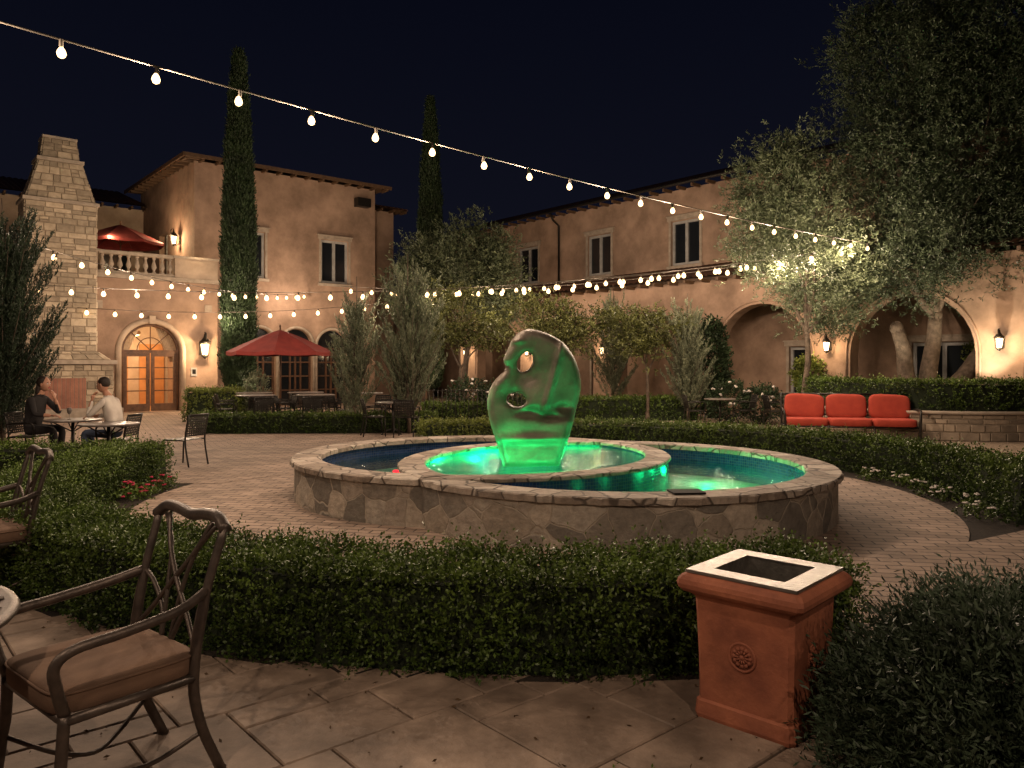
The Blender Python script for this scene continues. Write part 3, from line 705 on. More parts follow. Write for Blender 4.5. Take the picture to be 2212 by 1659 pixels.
for k in (-1,0,1):
    mb.rbox((k*.865,.06,.37),(.43,.34,.085),.28,1,M,28,12)
    Mc=M@Matrix.Translation((k*.865+R(-.01,.01),-.22,.68))@Matrix.Rotation(.22+R(-.03,.03),4,'X')@Matrix.Rotation(R(-.05,.05),4,'Y'); mb.rbox((0,0,0),(.415,.11,.27),.42,1,Mc,28,14)
    mb.tube([(math.copysign(abs(math.cos(a))**.42,math.cos(a))*.415,.02,math.copysign(abs(math.sin(a))**.42,math.sin(a))*.27) for a in [2*PI*i/40 for i in range(41)]],.009,5,2,Mc)
mb.build('outdoor_sofa',[ironm,cushr,cream])
# ---------------------------------------------------------------- stone block facing
def blocks(mb,fmap,L,H,mat_=0,rh=(.13,.24),bw=(.2,.5),g=.008,dep=.03):
    z=0
    while z<H-.02:
        h=min(R(*rh),H-z); 
        if H-z-h<.06: h=H-z
        u=0
        while u<L-.01:
            w=min(R(*bw),L-u)
            if L-u-w<.08: w=L-u
            parts=[(u,w,z,h)]
            if h>.17 and random.random()<.25: parts=[(u,w,z,h*.5),(u,w,z+h*.5,h*.5)]
            for (a,b,c,d) in parts:
                o=dep*R(.6,1.2); e=.012
                P=[fmap(a+g,c+g,0),fmap(a+b-g,c+g,0),fmap(a+b-g,c+d-g,0),fmap(a+g,c+d-g,0),
                   fmap(a+g+e,c+g+e,o),fmap(a+b-g-e,c+g+e,o),fmap(a+b-g-e,c+d-g-e,o),fmap(a+g+e,c+d-g-e,o)]
                mb.add(P,[(4,5,6,7)]+[(k,(k+1)%4,4+(k+1)%4,4+k) for k in range(4)],mat_,None,False,R(.05,.95))
            u+=w
        z+=h
Pl=empty('raised_planter',(PX,PY,0)); mb=MB(); r_=3.05
blocks(mb,lambda u,z,n:(PX+(r_+n)*math.cos(u/r_),PY+(r_+n)*math.sin(u/r_),z),2*PI*r_,.56,0,(.1,.2),(.18,.42))
mb.lathe([(r_+.005,0),(r_+.005,.57)],(PX,PY,0),96,1)
mb.lathe([(r_-.35,.56),(r_+.07,.56),(r_+.075,.62),(r_-.35,.625)],(PX,PY,0),96,2)
mb.lathe([(r_-.3,.55),(.0,.75)],(PX,PY,0),48,3)
mb.build('stone_wall',[stonegr,mortar,trimm,soil],Pl)
# ---------------------------------------------------------------- buildings
A=Vector((.764,.645)).normalized(); B=Vector((-A.y,A.x))
def frame(o,d,nv):
    return Matrix(((d.x,nv.x,0,o[0]),(d.y,nv.y,0,o[1]),(0,0,1,0),(0,0,0,1)))
def archpts(s0,s1,z0,z1,n=16):
    r=(s1-s0)/2; c=(s0+s1)/2; zs_=z1-r
    return [(s0,z0)]+[(c-r*math.cos(PI*i/n),zs_+r*math.sin(PI*i/n)) for i in range(n+1)]+[(s1,z0)]
def wall(mb,M,L0,L1,z0,z1,t,ops=(),mat_=0):
    outer=[(L0,z0),(L1,z0),(L1,z1),(L0,z1)]; lps=[outer]
    for o in ops:
        if o[4]: lps.append(archpts(*o[:4]))
        else: lps.append([(o[0],o[2]),(o[1],o[2]),(o[1],o[3]),(o[0],o[3])])
    tri=tessellate_polygon([[Vector((a,b,0)) for a,b in l] for l in lps])
    flat=[p for l in lps for p in l]; N=len(flat)
    vs=[(a,0,b) for a,b in flat]+[(a,-t,b) for a,b in flat]
    fs=[tuple(x) for x in tri]+[tuple(i+N for i in reversed(x)) for x in tri]; k=0
    for l in lps:
        n=len(l)
        for i in range(n): a=k+i;b=k+(i+1)%n; fs.append((a,b,b+N,a+N))
        k+=n
    mb.add(vs,fs,mat_,M)
BM=[stucco,trimm,framew,glassd,tilem,woodr,woodd,curtain,stucco2,ironm,woodlit,blackm]
def window(mb,M,s0,s1,z0,z1):
    mb.box(s0-.09,s0-.001,-.05,.035,z0-.02,z1+.02,1,M);mb.box(s1+.001,s1+.09,-.05,.035,z0-.02,z1+.02,1,M)
    mb.box(s0-.14,s1+.14,-.05,.06,z1+.021,z1+.16,1,M); mb.box(s0-.18,s1+.18,-.05,.08,z1+.161,z1+.2,1,M); mb.box(s0-.14,s1+.14,-.05,.09,z0-.13,z0-.021,1,M)
    f=.09; c=(s0+s1)/2
    mb.box(s0,s0+f,-.16,-.08,z0,z1,2,M);mb.box(s1-f,s1,-.16,-.08,z0,z1,2,M);mb.box(s0+f,s1-f,-.16,-.08,z0,z0+f,2,M);mb.box(s0+f,s1-f,-.16,-.08,z1-f,z1,2,M)
    mb.box(c-.055,c+.055,-.158,-.075,z0+f,z1-f,2,M)
    mb.box(s0+f,s1-f,-.15,-.14,z0+f,z1-f,3,M)
def tiles(mb,e0,e1,r0,r1,mat_=4,pitch=.22):
    e0,e1,r0,r1=map(Vector,(e0,e1,r0,r1)); n=int((e1-e0).length/pitch); vs=[];fs=[]; K=6
    rows=6
    for j in range(rows+1):
        t=j/rows
        for i in range(n*K+1):
            f=i/(n*K); p=(e0.lerp(e1,f)).lerp(r0.lerp(r1,f),t)
            vs.append((p.x,p.y,p.z+.05+.045*abs(math.sin(PI*i/K))-.02*(1 if j==0 else 0)))
    m=n*K+1
    for j in range(rows):
        for i in range(m-1): fs.append((j*m+i,j*m+i+1,(j+1)*m+i+1,(j+1)*m+i))
    mb.add(vs,fs,mat_,None,False)
    mb.add([tuple(e0),tuple(e1),tuple(r1),tuple(r0)],[(0,1,2,3)],5)
def rafters(mb,M,L0,L1,z,ov=.45,sp=.55,drop=.1):
    n=int((L1-L0)/sp)
    for i in range(n+1):
        s=L0+(L1-L0)*i/n; mb.box(s-.04,s+.04,-.05,ov,z-.11,z-.01,5,M)
def hip(mb,M,a,b,z,ov,sl):
    W=lambda s,n,zz:tuple(M@Vector((s,n,zz)))
    c=[(-ov,ov),(a+ov,ov),(a+ov,-b-ov),(-ov,-b-ov)]
    hh=min(a,b)/2+ov; zr=z+hh*sl
    if a>=b: r=[(-ov+hh,-b/2),(a+ov-hh,-b/2)]; seq=[(0,1,0,1),(1,2,1,1),(2,3,1,0),(3,0,0,0)]
    else: r=[(a/2,ov-hh),(a/2,-b-ov+hh)]; seq=[(0,1,0,0),(1,2,0,1),(2,3,1,1),(3,0,1,0)]
    for i,j,k,l in seq: tiles(mb,W(*c[i],z),W(*c[j],z),W(*r[k],zr),W(*r[l],zr))
def lantern(par,mbM,s,z,power,out=.28,sc_=1.0,name='wall_lantern'):
    mb=MB(); M=mbM@Matrix.Translation((s,0,z)); k=sc_
    mb.box(-.05*k,.05*k,0,.02,-.12*k,.12*k,0,M)
    mb.tube(bez([(0,.02,-.1*k),(0,.16*k,-.16*k),(0,.26*k,.1*k),(0,.28*k,.3*k),(0,.18*k,.34*k)],4),.012*k,6,0,M)
    for a in range(6):
        t=2*PI*a/6; mb.tube([(.07*k*math.cos(t),.2*k+.07*k*math.sin(t),-.14*k),(.1*k*math.cos(t),.2*k+.1*k*math.sin(t),.12*k)],.006,4,0,M)
    mb.lathe([(.05*k,-.12*k),(.082*k,.1*k)],(0,.2*k,0),12,1,M)
    mb.lathe([(.13*k,.12*k),(.1*k,.16*k),(.03*k,.24*k),(.015*k,.32*k)],(0,.2*k,0),12,0,M)
    mb.lathe([(.01*k,-.2*k),(.08*k,-.14*k)],(0,.2*k,0),12,0,M)
    mb.build(name,[ironm,lanm],par)
    point(name+'_light',tuple(M@Vector((0,.42*k,0))),power,(1,.68,.38),.08,par)
P0=(-11.5,27.85); nA=-B
MT=frame(P0,A,nA); H1=empty('stucco_villa',(P0[0],P0[1],0)); mb=MB()
ops=[(1.4,2.63,4.92,6.66,False),(4.96,6.18,4.92,6.66,False),(1.75,3.05,.02,3.0,True),(3.28,4.58,.02,3.0,True),(4.82,6.12,.02,3.0,True)]
wall(mb,MT,0,7.44,0,9.0,.35,ops)
for o in ops[:2]: window(mb,MT,*o[:4])
for o in ops[2:]:
    s0,s1=o[0],o[1]; c=(s0+s1)/2
    r=(s1-s0)/2
    pa=[(c-(r+.07)*math.cos(PI*i/16),.01,3.0-r+(r+.07)*math.sin(PI*i/16)) for i in range(17)]
    mb.tube([(s0-.07,.01,.05)]+pa+[(s1+.07,.01,.05)],.06,6,1,MT)
    mb.box(s0,s1,-.22,-.2,0.02,2.98,3,MT)
    for x in (s0+.04,c-.22,c+.22,s1-.04,c): mb.box(x-.03,x+.03,-.2,-.13,.02,2.3,6,MT)
    for z in (.1,.6,1.15,1.7,2.25): mb.box(s0+.07,s1-.07,-.195,-.14,z-.03,z+.03,6,MT)
ML=frame(P0,B,-A)
wall(mb,ML,.35,6.6,0,9.0,.35,[(3.2,4.3,4.6,6.8,False)])
mb.box(3.2,4.3,-.3,-.2,4.6,6.8,3,ML); mb.box(3.72,3.78,-.2,-.12,4.6,6.8,2,ML)
MR=frame(tuple(Vector(P0)+A*7.44),B,A); wall(mb,MR,.35,7,0,9,.35)
wall(mb,frame(tuple(Vector(P0)+B*7),A,B),0,7.44,0,9,.35)
hip(mb,MT,7.44,7.0,9.05,.5,.24)
rafters(mb,MT,-.4,7.8,9.05); rafters(mb,ML,-.4,6.8,9.05)
for M_,l in ((MT,7.44),(ML,7)): mb.box(-.56,l+.5,.5,.55,8.98,9.12,5,M_)
mb.box(6.4,7.0,.1,.45,8.15,8.5,9,MT)
D0=(P0[0]+nA.x*.95,P0[1]+nA.y*.95); MD=frame(D0,A,nA)
wall(mb,MD,-10,.5,0,4.45,.35,[(-2.64,-.79,.02,2.98,True)])
mb.box(-10,.55,-6.5,.06,4.46,4.6,1,MD)
wall(mb,frame(tuple(Vector(D0)+A*.5),B,A),.35,.95,0,4.45,.3)
mb.box(-.95,.5,-.32,.02,4.6,5.28,8,MD); mb.box(-1.0,.56,-.36,.06,5.281,5.36,1,MD)
mb.box(-10,-3.35,-.32,.02,4.6,5.28,8,MD); mb.box(-10,-3.3,-.36,.06,5.281,5.36,1,MD)
mb.box(-3.35,-.95,-.26,-.04,4.601,4.7,1,MD); mb.box(-3.3,-1.0,-.3,.0,5.25,5.36,1,MD)
for i in range(9):
    s=-3.18+i*.265
    mb.lathe([(.07,0),(.07,.04),(.035,.07),(.04,.12),(.085,.2),(.08,.26),(.045,.38),(.035,.46),(.06,.49),(.06,.55)],(s,-.15,4.7),12,1,MD)
mb.box(.2,.5,-.9,-.36,4.6,5.25,8,MD)
c=-1.715;r=.925
pa=[(c-(r+.1)*math.cos(PI*i/24),.02,2.055+(r+.1)*math.sin(PI*i/24)) for i in range(25)]
mb.tube([(c-r-.1,.02,.02)]+pa+[(c+r+.1,.02,.02)],.1,8,8,MD); mb.box(c-.1,c+.1,.0,.16,2.98,3.25,8,MD)
F0=-.12
pa=[(c-(r-.04)*math.cos(PI*i/24),F0,2.055+(r-.04)*math.sin(PI*i/24)) for i in range(25)]
mb.tube([(c-r+.04,F0,.02)]+pa+[(c+r-.04,F0,.02)],.05,6,6,MD)
mb.box(c-r,c+r,F0-.04,F0+.04,2.0,2.1,6,MD)
for a in (PI/4,PI/2,3*PI/4): mb.tube([(c,F0,2.1),(c+.85*math.cos(a),F0,2.1+.82*math.sin(a))],.018,5,6,MD)
mb.tube([(c-.42*math.cos(PI*i/12),F0,2.1+.42*math.sin(PI*i/12)) for i in range(13)],.016,5,6,MD)
for s in (-1,1):
    a,b=(c-r+.08,c-.02) if s<0 else (c+.02,c+r-.08)
    mb.box(a,a+.11,F0-.03,F0+.03,.03,1.998,6,MD);mb.box(b-.11,b,F0-.03,F0+.03,.03,1.998,6,MD)
    mb.box(a+.11,b-.11,F0-.028,F0+.028,.03,.28,6,MD);mb.box(a+.11,b-.11,F0-.028,F0+.028,1.88,1.998,6,MD)
    for z in (.72,1.12,1.5): mb.box(a+.11,b-.11,F0-.02,F0+.02,z-.02,z+.02,6,MD)
    mb.tube([(c+s*.07,F0+.04,.95),(c+s*.07,F0+.07,.98),(c+s*.07,F0+.07,1.1),(c+s*.07,F0+.04,1.13)],.009,6,9,MD)
mb.box(-3.6,.1,-4.2,-4.15,.0,3.6,8,MD);mb.box(-3.65,-3.6,-4.15,-.36,0,3.6,8,MD);mb.box(.1,.15,-4.15,-.36,0,3.6,8,MD);mb.box(-3.6,.1,-4.15,-.36,3.6,3.65,8,MD);mb.box(-3.6,.1,-4.15,-.36,-.02,.015,10,MD)
for x in (-3.0,-.6,-1.9): mb.box(x-.45,x+.45,-4.14,-4.08,.1,2.4,10,MD)
for i in range(8):
    for s in (-1,1): 
        xx=c+s*(.5+i*.06); mb.tube(bez([(c+s*(.1+.1*i),-.5,3.3),(xx,-.5,2.4),(c+s*(.78+.02*i),-.5,1.7)],4),.05,6,7,MD)
mb.tube([(c,-2.2,3.5),(c,-2.2,2.9)],.01,4,9,MD); mb.rbox((c,-2.2,2.75),(.22,.22,.12),.8,8,MD)
mb.box(-.42,-.22,.0,.03,1.2,1.5,2,MD); mb.box(-.38,-.26,.03,.035,1.28,1.44,9,MD)
mb.box(.05,.3,.0,.02,3.45,3.7,1,MD); mb.box(-3.5,-3.2,.0,.02,3.45,3.7,1,MD)
MU=frame(tuple(Vector(P0)+B*6.6),A,nA)
wall(mb,MU,-14,0,4.6,8.2,.35,[(-1.6,-.5,4.65,6.8,False),(-4.6,-3.2,5.0,6.8,False)],8)
mb.box(-1.6,-.5,-.3,-.2,4.65,6.8,3,MU); mb.box(-4.6,-3.2,-.3,-.2,5,6.8,3,MU)
tiles(mb,tuple(MU@Vector((-14,.6,8.25))),tuple(MU@Vector((0,.6,8.25))),tuple(MU@Vector((-14,-4,9.6))),tuple(MU@Vector((0,-4,9.6))))
rafters(mb,MU,-14,0,8.25,.5)
MQ=frame((-7.6,33.05),A,nA); wall(mb,MQ,0,2.9,0,8.5,.35); wall(mb,frame(tuple(Vector((-7.6,33.05))+A*2.9),B,A),.35,5,0,8.5,.35)
hip(mb,MQ,2.9,5,8.55,.5,.22); rafters(mb,MQ,-.4,3.3,8.55)
mb.build('walls_and_roof',BM,H1)
lantern(H1,MD,-.05,2.15,160,sc_=1.7)
lantern(H1,ML,1.6,6.3,120,sc_=1.2)
point('hall_lamp',tuple(MD@Vector((c,-2.2,2.4))),300,(1,.66,.34),.15,H1)
point('terrace_lamp',tuple(MD@Vector((-2.6,-1.8,6.1))),100,(1,.72,.42),.1,H1)
point('parapet_lamp',tuple(MD@Vector((-.2,.25,5.6))),14,(1,.72,.42),.05,H1)
Q0=(7.92,24.65); nB=-A
MW=frame(Q0,B,nB); H2=empty('arcade_wing',(Q0[0],Q0[1],0)); mb=MB()
wins=[(2.28,3.51,5.1,6.66,False),(6.38,7.62,5.1,6.66,False),(10.54,11.84,5.1,6.66,False),(-1.9,-.65,5.1,6.66,False),(-6.1,-4.85,5.1,6.66,False)]
low=[(-2.55,-1.05,.02,2.15,False),(2.1,3.3,.02,2.15,False),(6.0,7.4,.02,2.2,False),(-6.3,-4.7,.02,2.2,False),(-10.2,-8.9,.02,2.2,False),(10.2,11.6,.02,2.2,False)]
wall(mb,MW,-14,18,0,7.75,.35,wins+low)
for w in wins: window(mb,MW,*w[:4])
for w in low: window(mb,MW,*w[:4])
W=lambda M_,s,n,z:tuple(M_@Vector((s,n,z)))
tiles(mb,W(MW,-14.5,.5,7.8),W(MW,18.5,.5,7.8),W(MW,-14.5,-4.5,9.4),W(MW,18.5,-4.5,9.4))
rafters(mb,MW,-14,18,7.8,.45,.6)
mb.tube([W(MW,-14.5,.58,7.82),W(MW,18.5,.58,7.82)],.06,8,9)
mb.tube([W(MW,9.2,.56,7.75),W(MW,9.2,.4,7.5),W(MW,9.2,.08,7.3),W(MW,9.2,.08,4.8)],.045,8,9)
wall(mb,frame(tuple(Vector(Q0)+B*18),A,B),0,9,0,7.75,.35)
R0=tuple(Vector(Q0)+nB*2.0); MA=frame(R0,B,nB)
ar=[(-2.83,.26),(1.4,4.2),(5.4,8.2),(9.4,12.2),(13.4,16.2),(-6.95,-3.95),(-11.05,-8.05)]
wall(mb,MA,-14,18,0,4.2,.45,[(a,b,.02,3.38,True) for a,b in ar])
for a,b in ar:
    cc_=(a+b)/2; rr_=(b-a)/2
    pa=[(cc_-(rr_+.1)*math.cos(PI*i/24),.01,3.38-rr_+(rr_+.1)*math.sin(PI*i/24)) for i in range(25)]
    mb.tube([(a-.1,.01,1.2)]+pa+[(b+.1,.01,1.2)],.03,6,0,MA)
tiles(mb,W(MA,-14.3,.5,4.24),W(MA,18.3,.5,4.24),W(MA,-14.3,-2.0,4.92),W(MA,18.3,-2.0,4.92))
rafters(mb,MA,-14,18,4.24,.45,.6)
mb.box(-14,18,-2,-.45,4.0,4.05,5,MA)
mb.box(-14,18,-2,.1,.0,.03,1,MA)
mb.build('walls_and_roof',BM,H2)
for s,p in ((-3.39,30),(-7.5,42),(4.8,22),(8.8,30),(12.8,35)): lantern(H2,MA,s,2.1,p,sc_=.95)
MK=frame((-5.4,36.2),A,nA); H3=empty('rear_link_building',(-5.4,36.2,0)); mb=MB()
wall(mb,MK,0,4.5,0,4.3,.35,[(1,3,.02,3,True)]); tiles(mb,W(MK,0,.5,4.35),W(MK,4.5,.5,4.35),W(MK,0,-3,5.3),W(MK,4.5,-3,5.3)); mb.box(0,4.5,-3,-2.8,0,4.3,0,MK)
mb.build('walls_and_roof',BM,H3)
CF=tuple(Vector((-13.75,23.3))); MC=frame(CF,A,nA); C=empty('stone_fireplace_chimney',(CF[0],CF[1],0)); mb=MB()
def face_blocks(M,hw,hd,z0,z1,hw2=None,hd2=None,**k):
    hw2=hw2 or hw; hd2=hd2 or hd; H=z1-z0
    def mk(side):
        def f(u,z,n):
            t=z/H; w=hw+(hw2-hw)*t; d=hd+(hd2-hd)*t
            L=hw if side in(0,2) else hd; q=(u/(2*L))*2-1
            if side==0: p=(q*w,d+n)
            elif side==2: p=(-q*w,-d-n)
            elif side==1: p=(w+n,-q*d)
            else: p=(-w-n,q*d)
            return tuple(M@Vector((p[0],p[1],z0+z)))
        return f
    for s_ in range(4): blocks(mb,mk(s_),2*(hw if s_ in(0,2) else hd),H,0,**k)
    vs=[(-hw,-hd,z0),(hw,-hd,z0),(hw,hd,z0),(-hw,hd,z0),(-hw2,-hd2,z1),(hw2,-hd2,z1),(hw2,hd2,z1),(-hw2,hd2,z1)]
    mb.add(vs,[(0,3,2,1),(4,5,6,7),(0,1,5,4),(1,2,6,5),(2,3,7,6),(3,0,4,7)],1,M)
face_blocks(MC,1.35,.75,0,1.6); mb.box(-1.45,1.45,-.85,.88,1.62,1.74,2,MC)
face_blocks(MC,1.3,.7,1.74,2.0,.95,.6)
face_blocks(MC,.93,.58,2.0,6.4)
mb.box(-1.0,1.0,-.66,.66,6.4,6.5,2,MC)
face_blocks(MC,.9,.56,6.5,7.65,.56,.42)
mb.box(-.62,.62,-.48,.48,7.65,7.75,2,MC)
face_blocks(MC,.5,.38,7.75,8.35,.42,.32)
mb.box(-.46,.46,-.36,.36,8.35,8.42,2,MC)
mb.box(-.6,.6,.752,.80,.3,1.2,4,MC); mb.box(-1.5,1.5,.8,1.35,0,.3,2,MC)
pinkb=brickmat('firebox_brick',(.45,.2,.13),(.38,.16,.11),(.3,.2,.15),.2,.07,.006)
mb.build('stonework',[stonebl,mortar,trimm,blackm,pinkb],C)
mb=MB()
for k in range(26): x=-2.4+k*.11; mb.tube([(x,19.2,0),(x,19.2,1.0)],.008,5)
mb.tube([(-2.45,19.2,.95),(.4,19.2,.95)],.012,6); mb.tube([(-2.45,19.2,.15),(.4,19.2,.15)],.012,6)
mb.build('iron_fence',[ironm])
# ---------------------------------------------------------------- trees
cypress('italian_cypress_tree',(-8.95,25.2,0),12.0,.46,16000)
cypress('italian_cypress_tree',(-3.55,33.5,0),13.4,.5,11000)
conifer('juniper_tree',(-8.6,13.0,0),4.8,1.1,380,junip,.06,.018,16)
conifer('silver_conifer_tree',(-3.7,18.2,0),4.0,.72,170,sage_l,.07,.018,12,.42,.3)
conifer('silver_conifer_tree',(-2.4,18.0,0),4.55,1.0,270,sage_l,.07,.018,12,.42,.3)
conifer('silver_conifer_tree',(5.0,21.8,0),3.95,.85,180,sage_l,.075,.021,12,.42,.3)
conifer('silver_conifer_tree',(3.3,25.2,0),4.6,.8,160,sage_l,.08,.024,10,.4,.3)
tree('olive_tree',(-1.6,27.5,0),[((-2.6,27.5,4.9),(1.1,1,1.1)),((-1.2,27.4,5.3),(1.0,1,1.3)),((-.7,27.8,4.4),(.9,.9,1.3)),((-3.4,27.6,4.2),(.8,.9,.9))],5500,olive_p,.12,.036,[(-1.6,27.5,2.2)],.12,.3,10,.3)
tree('crape_myrtle_tree',(-1.45,21.6,0),[((-1.5,21.6,3.0),(.75,.7,.7)),((-.6,21.5,2.5),(.6,.6,.4)),((-1.9,21.6,2.4),(.5,.5,.4))],1500,myrt_l,.075,.04,[(-1.45,21.6,1.5)],.05,.2,8,.22)
tree('crape_myrtle_tree',(1.3,22.2,0),[((.9,22.2,3.0),(.9,.7,.5)),((2.0,22.2,2.8),(.7,.7,.5)),((1.4,22,2.4),(.8,.7,.35))],1600,myrt_l,.075,.04,[(1.3,22.2,1.5)],.05,.2,8,.22)
tree('crape_myrtle_tree',(3.85,21.9,0),[((3.4,21.9,2.6),(.8,.7,.45)),((4.3,22,2.7),(.6,.6,.45)),((3.8,21.8,2.1),(.7,.7,.3))],1400,myrt_l,.075,.04,[(3.85,21.9,1.4)],.05,.2,8,.22)
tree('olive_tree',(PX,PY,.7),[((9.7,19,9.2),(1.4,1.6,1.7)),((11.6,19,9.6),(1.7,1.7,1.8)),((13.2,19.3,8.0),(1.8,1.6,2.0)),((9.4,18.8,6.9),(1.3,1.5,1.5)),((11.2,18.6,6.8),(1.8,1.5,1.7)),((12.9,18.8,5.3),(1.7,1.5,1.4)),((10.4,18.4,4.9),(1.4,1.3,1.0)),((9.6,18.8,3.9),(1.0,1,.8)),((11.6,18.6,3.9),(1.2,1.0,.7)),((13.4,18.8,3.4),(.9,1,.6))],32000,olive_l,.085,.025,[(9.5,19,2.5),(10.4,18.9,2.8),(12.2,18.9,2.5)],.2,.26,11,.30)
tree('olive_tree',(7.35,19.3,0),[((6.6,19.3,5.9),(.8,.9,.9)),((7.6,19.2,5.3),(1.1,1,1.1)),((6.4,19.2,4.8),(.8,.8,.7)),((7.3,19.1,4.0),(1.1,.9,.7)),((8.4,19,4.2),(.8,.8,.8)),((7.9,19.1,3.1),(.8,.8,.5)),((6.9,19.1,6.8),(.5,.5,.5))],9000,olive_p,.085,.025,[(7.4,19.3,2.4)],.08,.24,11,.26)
def shrub(name,c,r,n,m,ll,lw,fl=None,nf=0):
    e=empty(name,(c[0],c[1],0)); d=nrm(rng.normal(size=(n,3))); p=np.array(c)+d*np.array(r)*(.5+.5*rng.random(n)**.5)[:,None]; p[:,2]=np.abs(p[:,2])
    pos,ld,val=shoots(p,d+np.array([0,0,.5])+rng.normal(size=(n,3))*.5,.18,7,.9,.7); leafobj('foliage',pos,ld,ll,lw,m,e,val)
    mb=MB()
    for k in range(7): limb(mb,(c[0],c[1],0),(c[0]+R(-1,1)*r[0]*.7,c[1]+R(-1,1)*r[1]*.7,c[2]+R(0,1)*r[2]*.7),.018,.005,.2,5)
    for k in range(nf):
        a=R(0,2*PI); q=(c[0]+math.cos(a)*r[0]*R(.3,1.1),c[1]-abs(math.sin(a))*r[1],c[2]+R(-.2,1.1)*r[2])
        for j in range(5): mb.sph((q[0]+R(-.03,.03),q[1]+R(-.03,.03),q[2]+R(-.02,.02)),(.03,.03,.022),1,None,6,4)
    mb.build('stems',[barkm]+([fl] if fl else []),e)
shrub('climbing_ivy',(6.0,23.2,1.5),(.5,.4,1.5),1100,cyp_l,.09,.06)
shrub('white_rose_bush',(5.9,20.9,.6),(.55,.4,.5),420,cyp_l,.07,.04,petw,12)
shrub('white_rose_bush',(6.7,20.6,.55),(.5,.4,.45),380,cyp_l,.07,.04,petw,7)
shrub('white_rose_bush',(-1.2,20.9,.7),(.5,.4,.5),400,cyp_l,.07,.04,petw,8)
shrub('rose_bush',(-.3,20.6,.6),(.6,.4,.5),400,cyp_l,.07,.04,petw,4)
shrub('potted_citrus',(8.05,20.9,1.35),(.35,.35,.4),300,box_y,.08,.05)
shrub('potted_citrus',(12.3,19.9,1.9),(.45,.4,.5),350,box_y,.08,.05)
shrub('garden_plant',(-7.35,22.2,.75),(.3,.3,.6),260,sage_l,.08,.03)
# ---------------------------------------------------------------- string lights
cablem=mat('cable',(.12,.1,.08))
def strand(p0,p1,sag,n,rb,every,power,lo=0,name='string_lights',cr=.008):
    p0=Vector(p0);p1=Vector(p1); e=empty(name,tuple(p0)); mb=MB()
    f=lambda t:p0.lerp(p1,t)-Vector((0,0,sag*4*t*(1-t)))
    mb.tube([f(i/60) for i in range(61)],cr,5,0)
    for i in range(n):
        t=(i+.5)/n; p=f(t); sw=R(-.012,.012)
        mb.lathe([(.016,-.075),(.02,-.06),(.018,-.0),(.008,.005)],p,8,0)
        q=p+Vector((sw,sw,0))
        mb.lathe([(.25*rb,-.075-2.3*rb),(.75*rb,-.075-2.0*rb),(rb,-.075-1.3*rb),(.8*rb,-.075-.6*rb),(.35*rb,-.07)],q,10,1)
        if i%every==every//2: point('bulb_light',tuple(q-Vector((0,0,.14+2.3*rb))),power*every,(1,.74,.53),.05,e)
    mb.build('cable_and_bulbs',[cablem,bulbm],e)
WP=33
strand((-5.75,5.73,4.72),(8.75,18.55,4.5),.22,23,.042,2,100,cr=.011)
strand((-9.5,11.3,4.2),(-8.1,30.55,4.45),.55,21,.05,3,WP)
strand((-13.2,18.3,3.65),(7.6,18.6,4.35),.62,27,.053,3,WP)
strand((-14.6,22.6,3.45),(-1.0,27.0,4.3),.55,19,.06,3,WP*.6)
strand((7.6,18.7,4.35),(-1.0,27.0,4.3),.12,19,.06,3,WP*.6)
strand((8.2,18.3,4.45),(-5.0,22.5,3.9),.45,21,.053,3,WP*.7)
# strands above the near patio, outside the view
strand((-7.5,1.6,4.3),(6.5,-.8,4.3),.4,16,.036,4,46)
def uplight(loc,tgt,p,ang=80,col=(1,.74,.5)):
    e=empty('ground_uplight',loc); mb=MB(); mb.lathe([(.06,-.02),(.07,.06),(.065,.08),(.05,.081)],loc,12); mb.build('housing',[ironm],e)
    spot('uplight_lamp',(loc[0],loc[1],loc[2]+.12),tgt,p,ang,col,.05,.8,e)
uplight(W(MT,5.2,3.4,0),W(MT,5.6,0,6.6),620,62)
uplight(W(MT,.4,4.5,0),W(MT,.6,0,6.4),190,60)
uplight(W(MA,1.0,3.2,0),W(MW,2.5,0,6.2),380,90)
uplight(W(MA,7.5,3.0,0),W(MW,8,0,6.2),430,90)
uplight(W(MA,13,3.0,0),W(MW,13,0,6.0),270,90)
uplight((8.9,17.9,.75),(9.8,19,5),260,80,(1,.85,.6))  # added lamp to brighten the big olive; string lights are its true source
uplight((10.7,17.3,.75),(11.2,19,6),300,80,(1,.85,.6))  # another added lamp, lifting the dim right half of the olive crown
uplight((6.4,17.9,0),(7.2,19.2,5),320,70,(1,.85,.6))
